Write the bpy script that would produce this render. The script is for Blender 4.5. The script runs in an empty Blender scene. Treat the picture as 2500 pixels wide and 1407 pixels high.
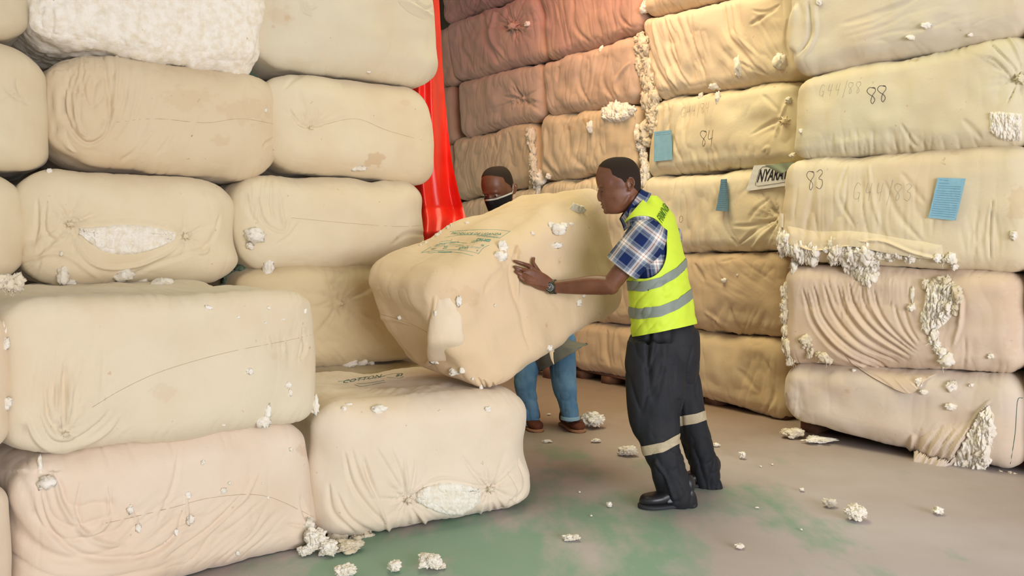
import bpy, bmesh, math, random
import numpy as np
from mathutils import Vector, Matrix
from mathutils.bvhtree import BVHTree

SC = bpy.context.scene
COL = SC.collection
# ------------------------------------------------------------------ camera
F = 1944.0; HC = 1.22; CX, CY = 1250.0, 703.5
PITCH = math.atan((703.5 - 620.0) / F)
CAM = np.array([0.0, 0.0, HC])
FWD = np.array([0.0, math.cos(PITCH), -math.sin(PITCH)])
UPV = np.array([0.0, math.sin(PITCH), math.cos(PITCH)])
cd = bpy.data.cameras.new('camera'); cd.sensor_width = 36.0; cd.lens = F / 2500.0 * 36.0
cd.clip_start = 0.05; cd.clip_end = 100
cam = bpy.data.objects.new('camera', cd); COL.objects.link(cam)
cam.location = CAM; cam.rotation_euler = (math.pi / 2 - PITCH, 0, 0)
SC.camera = cam
# ------------------------------------------------------------------ light and exposure
SC.view_settings.view_transform = 'Standard'; SC.view_settings.look = 'None'
SC.view_settings.gamma = 1.0; SC.view_settings.use_curve_mapping = False
SC.view_settings.exposure = 0.2
w = bpy.data.worlds.new('daylight'); SC.world = w; w.use_nodes = True
w.node_tree.nodes['Background'].inputs[0].default_value = (1.0, 0.95, 0.82, 1)
w.node_tree.nodes['Background'].inputs[1].default_value = .68

def area(name, loc, target, sx, sy, power, color, spread=180):
    l = bpy.data.lights.new(name, 'AREA'); l.shape = 'RECTANGLE'; l.size = sx; l.size_y = sy
    l.energy = power; l.color = color; l.spread = math.radians(spread)
    o = bpy.data.objects.new(name, l); COL.objects.link(o); o.location = loc
    o.rotation_euler = (Vector(target) - Vector(loc)).to_track_quat('-Z', 'Y').to_euler()
    return o
area('doorway_daylight', (4.1, -3.6, 1.6), (0.1, 4.5, 0.9), 4.5, 2.6, 470, (0.94, 0.93, 1.03))
area('back_wall_fill', (0.3, 5.4, 5.3), (1.7, 5.9, 1.0), 3.0, 3.0, 95, (1.0, 0.97, 0.62), 120)  # unseen lamp added overhead to brighten the back wall
area('red_fill', (0.2, 6.3, 4.6), (1.0, 8.2, 2.9), 1.4, 1.2, 26, (1.0, 0.10, 0.07))  # unseen red lamp added to tint the upper back bales

# ------------------------------------------------------------------ small numeric helpers
def pix_ray(px, py):
    d = FWD + np.array([1.0, 0, 0]) * ((px - CX) / F) + UPV * ((CY - py) / F)
    return d
def project(P):
    v = P - CAM
    zc = v @ FWD; xc = v[..., 0]; yc = v @ UPV
    return CX + F * xc / zc, CY - F * yc / zc
def at_depth(px, py, Y):                       # the point on a pixel's ray at world depth Y
    d = pix_ray(px, py); return CAM + d * (Y / d[1])
def floor_at(px, py, z=0.0):
    d = pix_ray(px, py); return CAM + d * ((z - HC) / d[2])
def rnd3(ix, iy, iz, seed):
    h = (ix * 374761393 + iy * 668265263 + iz * 2147483647 + seed * 1274126177) & 0xFFFFFFFF
    h = ((h ^ (h >> 13)) * 1274126177) & 0xFFFFFFFF
    h = ((h ^ (h >> 16)) * 2246822519) & 0xFFFFFFFF
    h = h ^ (h >> 15)
    return (h & 0xFFFFFF) / float(0x7FFFFF) - 1.0
def vn(x, y, z, seed=0):                       # value noise in [-1, 1]
    x, y, z = np.broadcast_arrays(np.asarray(x, float), np.asarray(y, float), np.asarray(z, float))
    fx, fy, fz = np.floor(x), np.floor(y), np.floor(z)
    ix, iy, iz = (fx.astype(np.int64) + 5000), (fy.astype(np.int64) + 5000), (fz.astype(np.int64) + 5000)
    tx, ty, tz = x - fx, y - fy, z - fz
    s = lambda t: t * t * t * (t * (t * 6 - 15) + 10)
    tx, ty, tz = s(tx), s(ty), s(tz)
    L = lambda a, b, t: a + (b - a) * t
    r = lambda a, b, c: rnd3(ix + a, iy + b, iz + c, seed)
    return L(L(L(r(0,0,0), r(1,0,0), tx), L(r(0,1,0), r(1,1,0), tx), ty),
             L(L(r(0,0,1), r(1,0,1), tx), L(r(0,1,1), r(1,1,1), tx), ty), tz)
def sstep(a, b, x):
    t = np.clip((x - a) / (b - a), 0, 1); return t * t * (3 - 2 * t)

def make_obj(name, V, Fc, mat, parent=None, smooth=True, origin=None):
    """mesh object from arrays; V world coordinates; origin = world point that becomes the object's location"""
    V = np.asarray(V, float)
    me = bpy.data.meshes.new(name)
    base = np.zeros(3)
    if parent is not None: base = PORG[parent.name]
    o_ = np.zeros(3) if origin is None else np.asarray(origin, float)
    if parent is None and origin is None:
        o_ = np.array([(V[:,0].min()+V[:,0].max())/2, (V[:,1].min()+V[:,1].max())/2, V[:,2].min()])
    if parent is not None and origin is None: o_ = base.copy()
    W = V - o_
    if isinstance(Fc, np.ndarray) and Fc.ndim == 2:
        n, k = Fc.shape
        me.vertices.add(len(W)); me.vertices.foreach_set('co', W.astype(np.float32).ravel())
        me.loops.add(n * k); me.loops.foreach_set('vertex_index', Fc.astype(np.int32).ravel())
        me.polygons.add(n); me.polygons.foreach_set('loop_start', (np.arange(n) * k).astype(np.int32))
        me.polygons.foreach_set('loop_total', np.full(n, k, np.int32))
        me.update(calc_edges=True); me.validate()
    else:
        me.from_pydata([tuple(p) for p in W], [], [tuple(int(i) for i in f) for f in Fc]); me.update()
    if smooth: me.polygons.foreach_set('use_smooth', np.ones(len(me.polygons), bool))
    if mat is not None: me.materials.append(mat)
    o = bpy.data.objects.new(name, me); COL.objects.link(o)
    if parent is not None: o.parent = parent
    o.location = o_ - base
    PORG[o.name] = o_
    return o
PORG = {}
def empty(name, loc):
    o = bpy.data.objects.new(name, None); COL.objects.link(o); o.location = loc; o.empty_display_size = .1
    PORG[o.name] = np.array(loc, float); return o
def tag(o, label=None, cat=None, group=None, kind=None):
    if label: o['label'] = label
    if cat: o['category'] = cat
    if group: o['group'] = group
    if kind: o['kind'] = kind
    return o
def merge(parts):
    Vs, Fs, n = [], [], 0
    for V, Fc in parts:
        Vs.append(np.asarray(V, float)); Fc = np.asarray(Fc, int)
        if Fc.shape[1] == 4: Fc = np.concatenate([Fc[:, [0, 1, 2]], Fc[:, [0, 2, 3]]])
        Fs.append(Fc + n); n += len(V)
    return np.concatenate(Vs), np.concatenate(Fs)
def grid_faces(nu, nv, wrap_u=False):
    i, j = np.meshgrid(np.arange(nu if wrap_u else nu - 1), np.arange(nv - 1), indexing='ij')
    a = (i * nv + j).ravel(); b = (((i + 1) % nu) * nv + j).ravel()
    return np.stack([a, b, b + 1, a + 1], 1)
def tube(P, r, k=6, cap=True):
    P = np.asarray(P, float); n = len(P); r = np.broadcast_to(np.asarray(r, float), (n,))
    T = np.gradient(P, axis=0); T /= np.linalg.norm(T, axis=1)[:, None] + 1e-9
    ref = np.array([0.0, 0, 1]) if abs(T[:, 2]).mean() < .8 else np.array([0.0, 1, 0])
    A = np.cross(T, ref); A /= np.linalg.norm(A, axis=1)[:, None] + 1e-9; B = np.cross(T, A)
    th = np.arange(k) / k * 2 * np.pi
    V = P[None] + r[None, :, None] * (np.cos(th)[:, None, None] * A[None] + np.sin(th)[:, None, None] * B[None])
    return V.reshape(-1, 3), grid_faces(k, n, True)
def catmull(P, n=8):
    P = np.asarray(P, float); Q = np.vstack([2 * P[0] - P[1], P, 2 * P[-1] - P[-2]]); out = []
    for i in range(1, len(Q) - 2):
        for t in np.arange(n) / n:
            a, b, c, d = Q[i - 1], Q[i], Q[i + 1], Q[i + 2]
            out.append(.5 * ((2 * b) + (c - a) * t + (2 * a - 5 * b + 4 * c - d) * t * t + (3 * b - a - 3 * c + d) * t ** 3))
    out.append(Q[-2]); return np.array(out)

# ------------------------------------------------------------------ materials
def newmat(name):
    m = bpy.data.materials.new(name); m.use_nodes = True
    nt = m.node_tree; b = nt.nodes['Principled BSDF']; return m, nt, b
def N(nt, t, **kw):
    n = nt.nodes.new(t)
    for k, v in kw.items(): setattr(n, k, v)
    return n
def link(nt, a, b): nt.links.new(a, b)
def noise(nt, vec, scale, detail=3, rough=.55, scl=None):
    n = N(nt, 'ShaderNodeTexNoise'); n.inputs['Scale'].default_value = scale
    n.inputs['Detail'].default_value = detail; n.inputs['Roughness'].default_value = rough
    if scl:
        mp = N(nt, 'ShaderNodeMapping'); mp.inputs['Scale'].default_value = scl; link(nt, vec, mp.inputs[0]); vec = mp.outputs[0]
    link(nt, vec, n.inputs['Vector']); return n.outputs['Fac']
def ramp(nt, fac, stops):
    r = N(nt, 'ShaderNodeValToRGB'); e = r.color_ramp.elements
    while len(e) < len(stops): e.new(.5)
    for i, (p, c) in enumerate(stops): e[i].position = p; e[i].color = (*c, 1) if len(c) == 3 else c
    link(nt, fac, r.inputs[0]); return r.outputs[0]
def mixc(nt, fac, a, b, mode='MIX'):
    m = N(nt, 'ShaderNodeMix', data_type='RGBA', blend_type=mode)
    for s, v in ((0, fac), (6, a), (7, b)):
        if isinstance(v, (int, float)): m.inputs[s].default_value = v
        elif isinstance(v, tuple): m.inputs[s].default_value = (*v, 1)
        else: link(nt, v, m.inputs[s])
    return m.outputs[2]
def bump(nt, b, hs):
    prev = None
    for h, st, di in hs:
        n = N(nt, 'ShaderNodeBump'); n.inputs['Strength'].default_value = st; n.inputs['Distance'].default_value = di
        link(nt, h, n.inputs['Height'])
        if prev is not None: link(nt, prev, n.inputs['Normal'])
        prev = n.outputs[0]
    link(nt, prev, b.inputs['Normal'])
def coords(nt): return N(nt, 'ShaderNodeTexCoord').outputs['Object']

def mat_fabric():
    m, nt, b = newmat('calico')
    co = coords(nt); oi = N(nt, 'ShaderNodeObjectInfo')
    add = N(nt, 'ShaderNodeVectorMath', operation='ADD'); link(nt, co, add.inputs[0]); link(nt, oi.outputs['Location'], add.inputs[1])
    v = add.outputs[0]
    f1 = ramp(nt, noise(nt, v, 2.3, 4), [(.42, (0, 0, 0)), (.72, (1, 1, 1))])
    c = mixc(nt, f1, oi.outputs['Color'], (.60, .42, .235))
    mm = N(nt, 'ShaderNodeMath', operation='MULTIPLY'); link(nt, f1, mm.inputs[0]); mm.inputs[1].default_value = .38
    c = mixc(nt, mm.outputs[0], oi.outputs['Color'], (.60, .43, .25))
    sp = ramp(nt, noise(nt, v, 26, 2), [(.735, (0, 0, 0)), (.77, (1, 1, 1))])
    ms = N(nt, 'ShaderNodeMath', operation='MULTIPLY'); link(nt, sp, ms.inputs[0]); ms.inputs[1].default_value = .45
    c = mixc(nt, ms.outputs[0], c, (.42, .27, .13))
    at = N(nt, 'ShaderNodeAttribute', attribute_name='stain')
    c = mixc(nt, at.outputs['Fac'], c, (.46, .25, .10))
    link(nt, c, b.inputs['Base Color']); b.inputs['Roughness'].default_value = .92
    b.inputs['Specular IOR Level'].default_value = .15
    b.inputs['Sheen Weight'].default_value = .15
    bump(nt, b, [(noise(nt, v, 9, 5, .6), .15, .02), (noise(nt, v, 45, 4, .6), .25, .004), (noise(nt, v, 420, 2), .12, .0008)])
    return m
def mat_cotton(name='raw_cotton', col=(.86, .82, .72)):
    m, nt, b = newmat(name); v = coords(nt)
    c = mixc(nt, ramp(nt, noise(nt, v, 30, 4), [(.4, (0, 0, 0)), (.75, (1, 1, 1))]), col, (col[0] * .86, col[1] * .80, col[2] * .68))
    sp = ramp(nt, noise(nt, v, 70, 2), [(.76, (0, 0, 0)), (.78, (1, 1, 1))])
    c = mixc(nt, sp, c, (.25, .18, .10))
    link(nt, c, b.inputs['Base Color']); b.inputs['Roughness'].default_value = 1; b.inputs['Specular IOR Level'].default_value = .05
    b.inputs['Sheen Weight'].default_value = .3
    bump(nt, b, [(noise(nt, v, 60, 6, .7), .7, .006), (noise(nt, v, 260, 3), .4, .002)])
    return m
def mat_plain(name, col, rough=.8, metal=0, spec=.3, var=None, bumps=None):
    m, nt, b = newmat(name); v = coords(nt)
    if var:
        c = mixc(nt, ramp(nt, noise(nt, v, var[0], 4), [(.35, (0, 0, 0)), (.7, (1, 1, 1))]), col, var[1])
        link(nt, c, b.inputs['Base Color'])
    else: b.inputs['Base Color'].default_value = (*col, 1)
    b.inputs['Roughness'].default_value = rough; b.inputs['Metallic'].default_value = metal; b.inputs['Specular IOR Level'].default_value = spec
    if bumps: bump(nt, b, [(noise(nt, v, s, 4), st, di) for s, st, di in bumps])
    return m
def mat_floor():
    m, nt, b = newmat('worn_painted_concrete'); v = coords(nt)
    base = mixc(nt, ramp(nt, noise(nt, v, .9, 5), [(.35, (0, 0, 0)), (.65, (1, 1, 1))]), (.42, .365, .35), (.51, .47, .475))
    # worn green paint: strongest in front of the bales, fading out to the sides and the back
    sx = N(nt, 'ShaderNodeVectorMath', operation='SUBTRACT'); link(nt, v, sx.inputs[0]); sx.inputs[1].default_value = (-.1, 3.1, 0)
    sc_ = N(nt, 'ShaderNodeVectorMath', operation='MULTIPLY'); link(nt, sx.outputs[0], sc_.inputs[0]); sc_.inputs[1].default_value = (.58, .50, 0)
    ln = N(nt, 'ShaderNodeVectorMath', operation='LENGTH'); link(nt, sc_.outputs[0], ln.inputs[0])
    nz = noise(nt, v, 2.6, 6, .62, (1.0, .45, 1))
    s2 = N(nt, 'ShaderNodeMath', operation='SUBTRACT'); link(nt, nz, s2.inputs[0]); link(nt, ln.outputs['Value'], s2.inputs[1])
    s3 = N(nt, 'ShaderNodeMath', operation='MULTIPLY_ADD'); link(nt, ln.outputs['Value'], s3.inputs[0]); s3.inputs[1].default_value = -.235; link(nt, nz, s3.inputs[2])
    g = ramp(nt, s3.outputs[0], [(.31, (0, 0, 0)), (.47, (.8, .8, .8))])
    c = mixc(nt, g, base, (.19, .37, .26))
    scr = ramp(nt, noise(nt, v, 14, 5, .7, (1, .25, 1)), [(.62, (0, 0, 0)), (.8, (.35, .35, .35))])
    c = mixc(nt, scr, c, (.42, .38, .32))
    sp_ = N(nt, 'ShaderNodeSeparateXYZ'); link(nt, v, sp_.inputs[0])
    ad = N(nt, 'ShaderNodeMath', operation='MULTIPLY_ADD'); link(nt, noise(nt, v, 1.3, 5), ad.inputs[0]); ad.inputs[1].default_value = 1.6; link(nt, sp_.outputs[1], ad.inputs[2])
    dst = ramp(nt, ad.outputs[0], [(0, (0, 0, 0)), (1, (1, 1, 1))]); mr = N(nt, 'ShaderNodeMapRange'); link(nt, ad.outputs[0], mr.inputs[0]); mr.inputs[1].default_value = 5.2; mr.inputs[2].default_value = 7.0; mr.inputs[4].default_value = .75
    c = mixc(nt, mr.outputs[0], c, (.30, .19, .11))  # browner towards the back: dirt plus reddish bounced light painted in
    link(nt, c, b.inputs['Base Color'])
    r = ramp(nt, noise(nt, v, 5, 4), [(.3, (.5, .5, .5)), (.7, (.72, .72, .72))]); link(nt, r, b.inputs['Roughness'])
    b.inputs['Specular IOR Level'].default_value = .35
    bump(nt, b, [(noise(nt, v, 18, 5), .1, .004)])
    return m
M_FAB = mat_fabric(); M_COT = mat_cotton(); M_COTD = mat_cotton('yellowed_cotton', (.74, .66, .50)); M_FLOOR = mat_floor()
M_INK = mat_plain('pencil_ink', (.07, .06, .06), .9); M_FAINT = mat_plain('faded_ink', (.43, .39, .28), .95)
M_STAMP = mat_plain('green_stamp_ink', (.07, .30, .27), .95, var=(60, (.20, .36, .27)))
M_DARKINK = mat_plain('dark_green_ink', (.05, .13, .10), .95)
M_SEAM = mat_plain('seam_thread', (.50, .37, .23), .95)
M_WALL = mat_plain('blockwork', (.30, .27, .20), .9, var=(3, (.22, .20, .15)))
M_WOOD = mat_plain('pallet_wood', (.16, .06, .03), .8, var=(9, (.08, .04, .02)), bumps=[(30, .5, .004)])
M_RED = mat_plain('red_tarpaulin', (.88, .025, .010), .38, spec=.5, var=(5, (.74, .014, .006)), bumps=[(14, .25, .01)])
M_BLUE = mat_plain('blue_paper', (.22, .44, .56), .7, var=(25, (.26, .48, .60)))
M_BLUEINK = mat_plain('printed_rule', (.10, .20, .36), .8)
M_WHITE = mat_plain('white_paper', (.72, .72, .68), .6)
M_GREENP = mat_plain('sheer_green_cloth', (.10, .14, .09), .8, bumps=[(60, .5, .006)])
M_BLACK = mat_plain('black_print', (.02, .02, .025), .6)
# ------------------------------------------------------------------ room
def box(name, x0, x1, y0, y1, z0, z1, mat, rot=0, piv=(0, 0)):
    V = np.array([[x, y, z] for x in (x0, x1) for y in (y0, y1) for z in (z0, z1)], float)
    c, s = math.cos(rot), math.sin(rot)
    X = V[:, 0] * c - V[:, 1] * s + piv[0]; Y = V[:, 0] * s + V[:, 1] * c + piv[1]; V[:, 0], V[:, 1] = X, Y
    Fc = np.array([[0, 1, 3, 2], [4, 6, 7, 5], [0, 4, 5, 1], [2, 3, 7, 6], [0, 2, 6, 4], [1, 5, 7, 3]])
    return V, Fc
class Plane:
    def __init__(s, p, q):
        s.p = np.array(p, float); d = np.array(q, float) - s.p; s.u = d / np.linalg.norm(d)
        n = np.array([-s.u[1], s.u[0]])
        if n @ s.p < 0: n = -n
        s.n = n
        s.u3 = np.array([*s.u, 0]); s.n3 = np.array([*s.n, 0])
    def hit(s, px, py):
        d = pix_ray(px, py); t = (s.p @ s.n) / (d[:2] @ s.n); return CAM + d * t
    def col(s, px, z):                          # point of the plane at height z seen in pixel column px
        k = (px - CX) / F
        a = s.u[0] - k * s.u[1] * FWD[1]; b = k * (s.p[1] * FWD[1] + (z - HC) * FWD[2]) - s.p[0]
        t = b / a; return np.array([s.p[0] + s.u[0] * t, s.p[1] + s.u[1] * t, z])
    def pt(s, c):
        return s.hit(c[0], c[1]) if len(c) == 2 else s.col(c[0], c[2])
PLL = Plane((-1.55, 2.50), (-.79, 3.32))        # low stack at the front left
PLU = Plane((-2.05, 3.55), (-1.25, 4.15))       # high stack behind it
PFC = Plane((-.65, 3.34), (.06, 3.72))          # the single bale on the floor
PRW = Plane((1.79, 5.27), (2.75, 4.35))         # stack on the right
PMM = Plane((1.93, 5.78), (.71, 7.65))          # wall of bales at the back

V, Fc = box('floor', -7, 9, -6, 14, -.1, 0, None)
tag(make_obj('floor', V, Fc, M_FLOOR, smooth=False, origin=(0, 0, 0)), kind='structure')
def wall(name, pl, off, s0, s1, h):
    a = pl.p + pl.n * off + pl.u * s0; b = pl.p + pl.n * off + pl.u * s1
    c = a + pl.n * .2; d = b + pl.n * .2
    V = np.array([[*q, z] for q in (a, b, d, c) for z in (0, h)])
    Fc = np.array([[0, 2, 3, 1], [2, 4, 5, 3], [4, 6, 7, 5], [6, 0, 1, 7], [1, 3, 5, 7], [0, 6, 4, 2]])
    tag(make_obj(name, V, Fc, M_WALL, smooth=False), kind='structure')
wall('wall_left', PLU, 1.45, -4.5, 2.55, 5.6)
wall('wall_back', PMM, 1.5, -6.5, 9.0, 5.6)
wall('wall_far', Plane((-6, 12.5), (2, 12.5)), 0, -2, 12, 5.6)
V, Fc = box('c', -7, 9, -3.5, 13, 5.6, 5.7, None)
tag(make_obj('ceiling', V, Fc, M_WALL, smooth=False), kind='structure')

# ------------------------------------------------------------------ bales
def cube_shell(nx, ny, nz):
    """vertices of a box grid surface (integer lattice) with shared edges"""
    idx = {}; pts = []; faces = []
    def lat(face_pts):
        key = face_pts[..., 0] * 1000000 + face_pts[..., 1] * 1000 + face_pts[..., 2]
        return key
    allk, allp, quads = [], [], []
    def add(A, flip):
        k = lat(A); q = np.stack([k[:-1, :-1], k[1:, :-1], k[1:, 1:], k[:-1, 1:]], -1).reshape(-1, 4)
        quads.append(q[:, ::-1] if flip else q); allk.append(k.ravel()); allp.append(A.reshape(-1, 3))
    X, Z = np.meshgrid(np.arange(nx + 1), np.arange(nz + 1), indexing='ij')
    for y, fl in ((0, False), (ny, True)): add(np.stack([X, np.full_like(X, y), Z], -1), fl)
    X, Y = np.meshgrid(np.arange(nx + 1), np.arange(ny + 1), indexing='ij')
    for z, fl in ((0, True), (nz, False)): add(np.stack([X, Y, np.full_like(X, z)], -1), fl)
    Y, Z = np.meshgrid(np.arange(ny + 1), np.arange(nz + 1), indexing='ij')
    for x, fl in ((0, True), (nx, False)): add(np.stack([np.full_like(Y, x), Y, Z], -1), fl)
    k = np.concatenate(allk); p = np.concatenate(allp); q = np.concatenate(quads)
    uk, first = np.unique(k, return_index=True)
    return p[first].astype(float), np.searchsorted(uk, q)

def seg_dist(px, py, P):
    """distance of points to a polyline and the fraction along it"""
    best = np.full(px.shape, 1e9); tt = np.zeros(px.shape); n = len(P) - 1
    for i in range(n):
        a, b = P[i], P[i + 1]; d = b - a; L2 = d @ d + 1e-9
        t = np.clip(((px - a[0]) * d[0] + (py - a[1]) * d[1]) / L2, 0, 1)
        dd = np.hypot(px - a[0] - t * d[0], py - a[1] - t * d[1])
        m = dd < best; best[m] = dd[m]; tt[m] = (i + t[m]) / n
    return best, tt

BALES = {}
class Bale: pass
def bale(key, label, group, corners=None, plane=None, quad=None, depth=1.0, R=(.14, .08, .09), seed=0, bulge=.03,
         col=(.69, .56, .385), step=.009, strokes=(), stars=(), swags=(), drapes=(), stains=(), lump=.014, crump=.0022,
         edge=.006, rough=False, Rb=1.0, warp=None, dents=()):
    if corners is None:
        TL, TR, BR, BL = [plane.pt(c) for c in quad]
        sh = .004
        n3 = plane.n3 * depth
        C8 = np.array([BL, BR, TR, TL, BL + n3, BR + n3, TR + n3, TL + n3])
        C8[4:, 2] = [C8[0:2, 2].mean()] * 2 + [C8[2:4, 2].mean()] * 2
        C8[4:, 2] = C8[4:, 2] * .5 + C8[:4, 2] * .5
    else: C8 = np.array(corners, float)
    L = np.linalg.norm(C8[1] - C8[0]) * .5 + np.linalg.norm(C8[2] - C8[3]) * .5
    H = np.linalg.norm(C8[3] - C8[0]) * .5 + np.linalg.norm(C8[2] - C8[1]) * .5
    D = np.linalg.norm(C8[4] - C8[0])
    nx, nz, ny = int(L / step), int(H / step), max(12, int(D / (step * (1 if corners is not None else 2.2))))
    P, Q = cube_shell(nx, ny, nz)
    dims = np.array([L, D, H]) / 2
    p = (P / np.array([nx, ny, nz]) * 2 - 1) * dims
    R = np.tile(np.array(R, float), (len(p), 1)); R[p[:, 2] < 0, 2] *= Rb
    inner = dims - R
    q = np.clip(p, -inner, inner)
    dv = (p - q) / R
    ln = np.linalg.norm(dv, axis=1)[:, None] + 1e-9
    # even out corner spacing, then round
    dv = np.sign(dv) * np.tan(np.abs(dv) * (math.pi / 4)) / 1.0
    dv = dv / (np.linalg.norm(dv, axis=1)[:, None] + 1e-9)
    p = q + dv * R
    # irregular sag of the outline
    a, c, b = (p / dims).T
    rs = np.random.RandomState(seed + 17)
    p[:, 0] += .012 * vn(p[:, 2] * 5, p[:, 1] * 3, seed, 5) * np.abs(a) ** 2
    p[:, 2] += (.010 * vn(p[:, 0] * 4, p[:, 1] * 3, seed, 6)) * np.abs(b) ** 3
    # bulge of the faces
    fb = bulge * (1 - np.abs(a) ** 2.5) * (1 - np.abs(b) ** 3)
    p[:, 1] -= np.where(c < 0, fb * np.clip(-c, 0, 1) ** 2, 0)
    eb = bulge * .8 * (1 - np.abs(c) ** 2.5) * (1 - np.abs(b) ** 3)
    p[:, 0] += eb * np.sign(a) * np.abs(a) ** 4
    if warp: p = warp(p, dims)
    U = p / dims * .5 + .5
    u, v, w_ = U[:, 0:1], U[:, 1:2], U[:, 2:3]
    f = (C8[0] * (1 - u) + C8[1] * u) * (1 - w_) + (C8[3] * (1 - u) + C8[2] * u) * w_
    g = (C8[4] * (1 - u) + C8[5] * u) * (1 - w_) + (C8[7] * (1 - u) + C8[6] * u) * w_
    W = f * (1 - v) + g * v
    # normals of the smooth shape
    tri = np.cross(W[Q[:, 2]] - W[Q[:, 0]], W[Q[:, 3]] - W[Q[:, 1]])
    Nn = np.zeros_like(W)
    for k in range(4): np.add.at(Nn, Q[:, k], tri)
    if (Nn * (W - W.mean(0))).sum() < 0: Nn = -Nn; Q = Q[:, ::-1]
    Nn /= np.linalg.norm(Nn, axis=1)[:, None] + 1e-9
    # -------- displacement
    s, d_, z = p.T
    front = sstep(.2, -.55, p[:, 1] / dims[1]) if corners is None else np.ones(len(W))
    disp = lump * vn(s * 4.2 + seed, d_ * 4, z * 5, seed) + lump * .45 * vn(s * 9, d_ * 9, z * 9 + seed, seed + 1)
    n1 = vn(s * 13 + 1.2 * vn(s * 3, z * 3, 0, seed), z * 4, d_ * 12 + seed, seed + 2)
    disp += -crump * (1 - np.abs(n1)) ** 3
    # short gathers next to the top and bottom seams
    eg = sstep(.60, .98, np.abs(p[:, 2] / dims[2])) * (np.abs(p[:, 2] / dims[2]) < 1.1)
    n2 = vn(s * 24 + 2 * vn(s * 3, z * 8, 1, seed), z * 3 + seed, d_ * 3, seed + 3)
    disp += -edge * eg * (1 - np.abs(n2)) ** 3 * (.5 + .5 * vn(s * 3, 0, seed, 9))
    if rough:
        for fr, am in ((9, .012), (22, .010), (48, .006)):
            disp += am * np.abs(vn(s * fr, d_ * fr, z * fr * .6, seed + int(fr)))
    px, py = project(W)
    mask = front * (((W - CAM) * Nn).sum(1) < .25)
    sc = (np.linalg.norm(W - CAM, axis=1) / F)          # metres per pixel
    for (pts, wpx, dm) in strokes:
        Pp = catmull(pts, 5) if len(pts) > 2 else np.array(pts, float)
        mn, mx = Pp.min(0) - 4 * wpx, Pp.max(0) + 4 * wpx
        I = np.where((px > mn[0]) & (px < mx[0]) & (py > mn[1]) & (py < mx[1]))[0]
        if not len(I): continue
        dd, t = seg_dist(px[I], py[I], Pp)
        e = dd / (.70 * wpx * (.35 + .65 * np.sin(np.pi * np.clip(t, .03, .97))))
        disp[I] += mask[I] * 1.45 * dm * (np.exp(-e * e) - .35 * np.exp(-(e / 2.2) ** 2)) * sstep(0, .12, t) ** .5 * sstep(1, .8, t) ** .5
    for st in stars:
        x, y, r, n, am = st[:5]; am *= 1.5; a0, a1 = (st[5], st[6]) if len(st) > 6 else (None, None)
        dx, dy = px - x, py - y; rr = np.hypot(dx, dy) / r
        I = np.where(rr < 1.15)[0]
        th = np.arctan2(dy[I], dx[I]); ri = rr[I]
        k = n * th / (2 * np.pi)
        nn = vn(k * 2 + 100, ri * 1.2, seed, 21); nn2 = vn(k * 1 + 300, ri * .8, seed, 22)
        reach = .55 + .45 * vn(k * 1.3 + 50, 0, seed, 23)
        fall = np.exp(-(ri / (reach + .05)) ** 2 * 1.6) * sstep(.02, .1, ri)
        dsp = -am * fall * ((1 - np.abs(nn)) ** 3 + .5 * (1 - np.abs(nn2)) ** 3)
        dsp += am * .9 * np.exp(-(ri / .07) ** 2) - am * 1.3 * np.exp(-(ri / .22) ** 2)
        if a0 is not None:
            da = np.abs((np.degrees(th) - (a0 + a1) / 2 + 180) % 360 - 180); dsp *= sstep((a1 - a0) / 2 + 20, (a1 - a0) / 2 - 10, da)
        disp[I] += dsp * mask[I]
    for (x, y, rx, ry, n, am, a0, a1) in swags:         # nested U-folds hanging round a point
        dx, dy = (px - x) / rx, (py - y) / ry; rr = np.hypot(dx, dy)
        th = np.degrees(np.arctan2(dy, dx)); da = np.abs((th - (a0 + a1) / 2 + 180) % 360 - 180)
        win = sstep((a1 - a0) / 2 + 25, (a1 - a0) / 2 - 15, da) * sstep(1.1, .85, rr) * sstep(.1, .3, rr)
        ph = rr * n + .5 * vn(th / 40, rr * 2, seed, 31)
        nn = vn(ph * 1.6 + 20, th / 120, seed, 32)
        disp += -am * win * ((1 - np.abs(nn)) ** 3) * mask
    for (ang, lam, am, win) in drapes:                   # parallel stretched folds inside an ellipse
        x, y, rx, ry = win
        ww = sstep(1.1, .55, np.hypot((px - x) / rx, (py - y) / ry))
        ca, sa = math.cos(math.radians(ang)), math.sin(math.radians(ang))
        al = (px * ca - py * sa) / lam; ac = (px * sa + py * ca) / lam   # along / across the folds (angle from the x axis)
        nn = vn(ac + 1.2 * vn(ac * .3, al * .12, 3, seed + 5), al * .13, seed, 41)
        nb = vn(ac * 2.3 + 40, al * .22, seed, 42)
        disp += -1.3 * am * ww * ((1 - np.abs(nn)) ** 3 + .4 * (1 - np.abs(nb)) ** 3) * mask
    for (x, y, rx, ry, am) in dents:
        disp += am * np.exp(-((px - x) / rx) ** 2 - ((py - y) / ry) ** 2) * mask
    stn = np.zeros(len(W))
    for (x, y, rx, ry, k) in stains:
        e = np.hypot((px - x) / rx, (py - y) / ry) + .45 * vn(px / 14, py / 9, seed, 51) + .2 * vn(px / 5, py / 5, seed, 52)
        stn = np.maximum(stn, k * sstep(1.05, .8, e) * mask)
    W = W + Nn * disp[:, None]
    if corners is None: W[:, 2] = np.maximum(W[:, 2], .004)
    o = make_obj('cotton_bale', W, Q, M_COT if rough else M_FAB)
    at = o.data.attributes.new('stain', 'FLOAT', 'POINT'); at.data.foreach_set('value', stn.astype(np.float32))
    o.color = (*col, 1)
    tag(o, label, 'cotton bale', group)
    B = Bale(); B.o = o; B.plane = plane; B.W = W; B.Q = Q; B.bvh = None; B.key = key; BALES[key] = B
    return B
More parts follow.
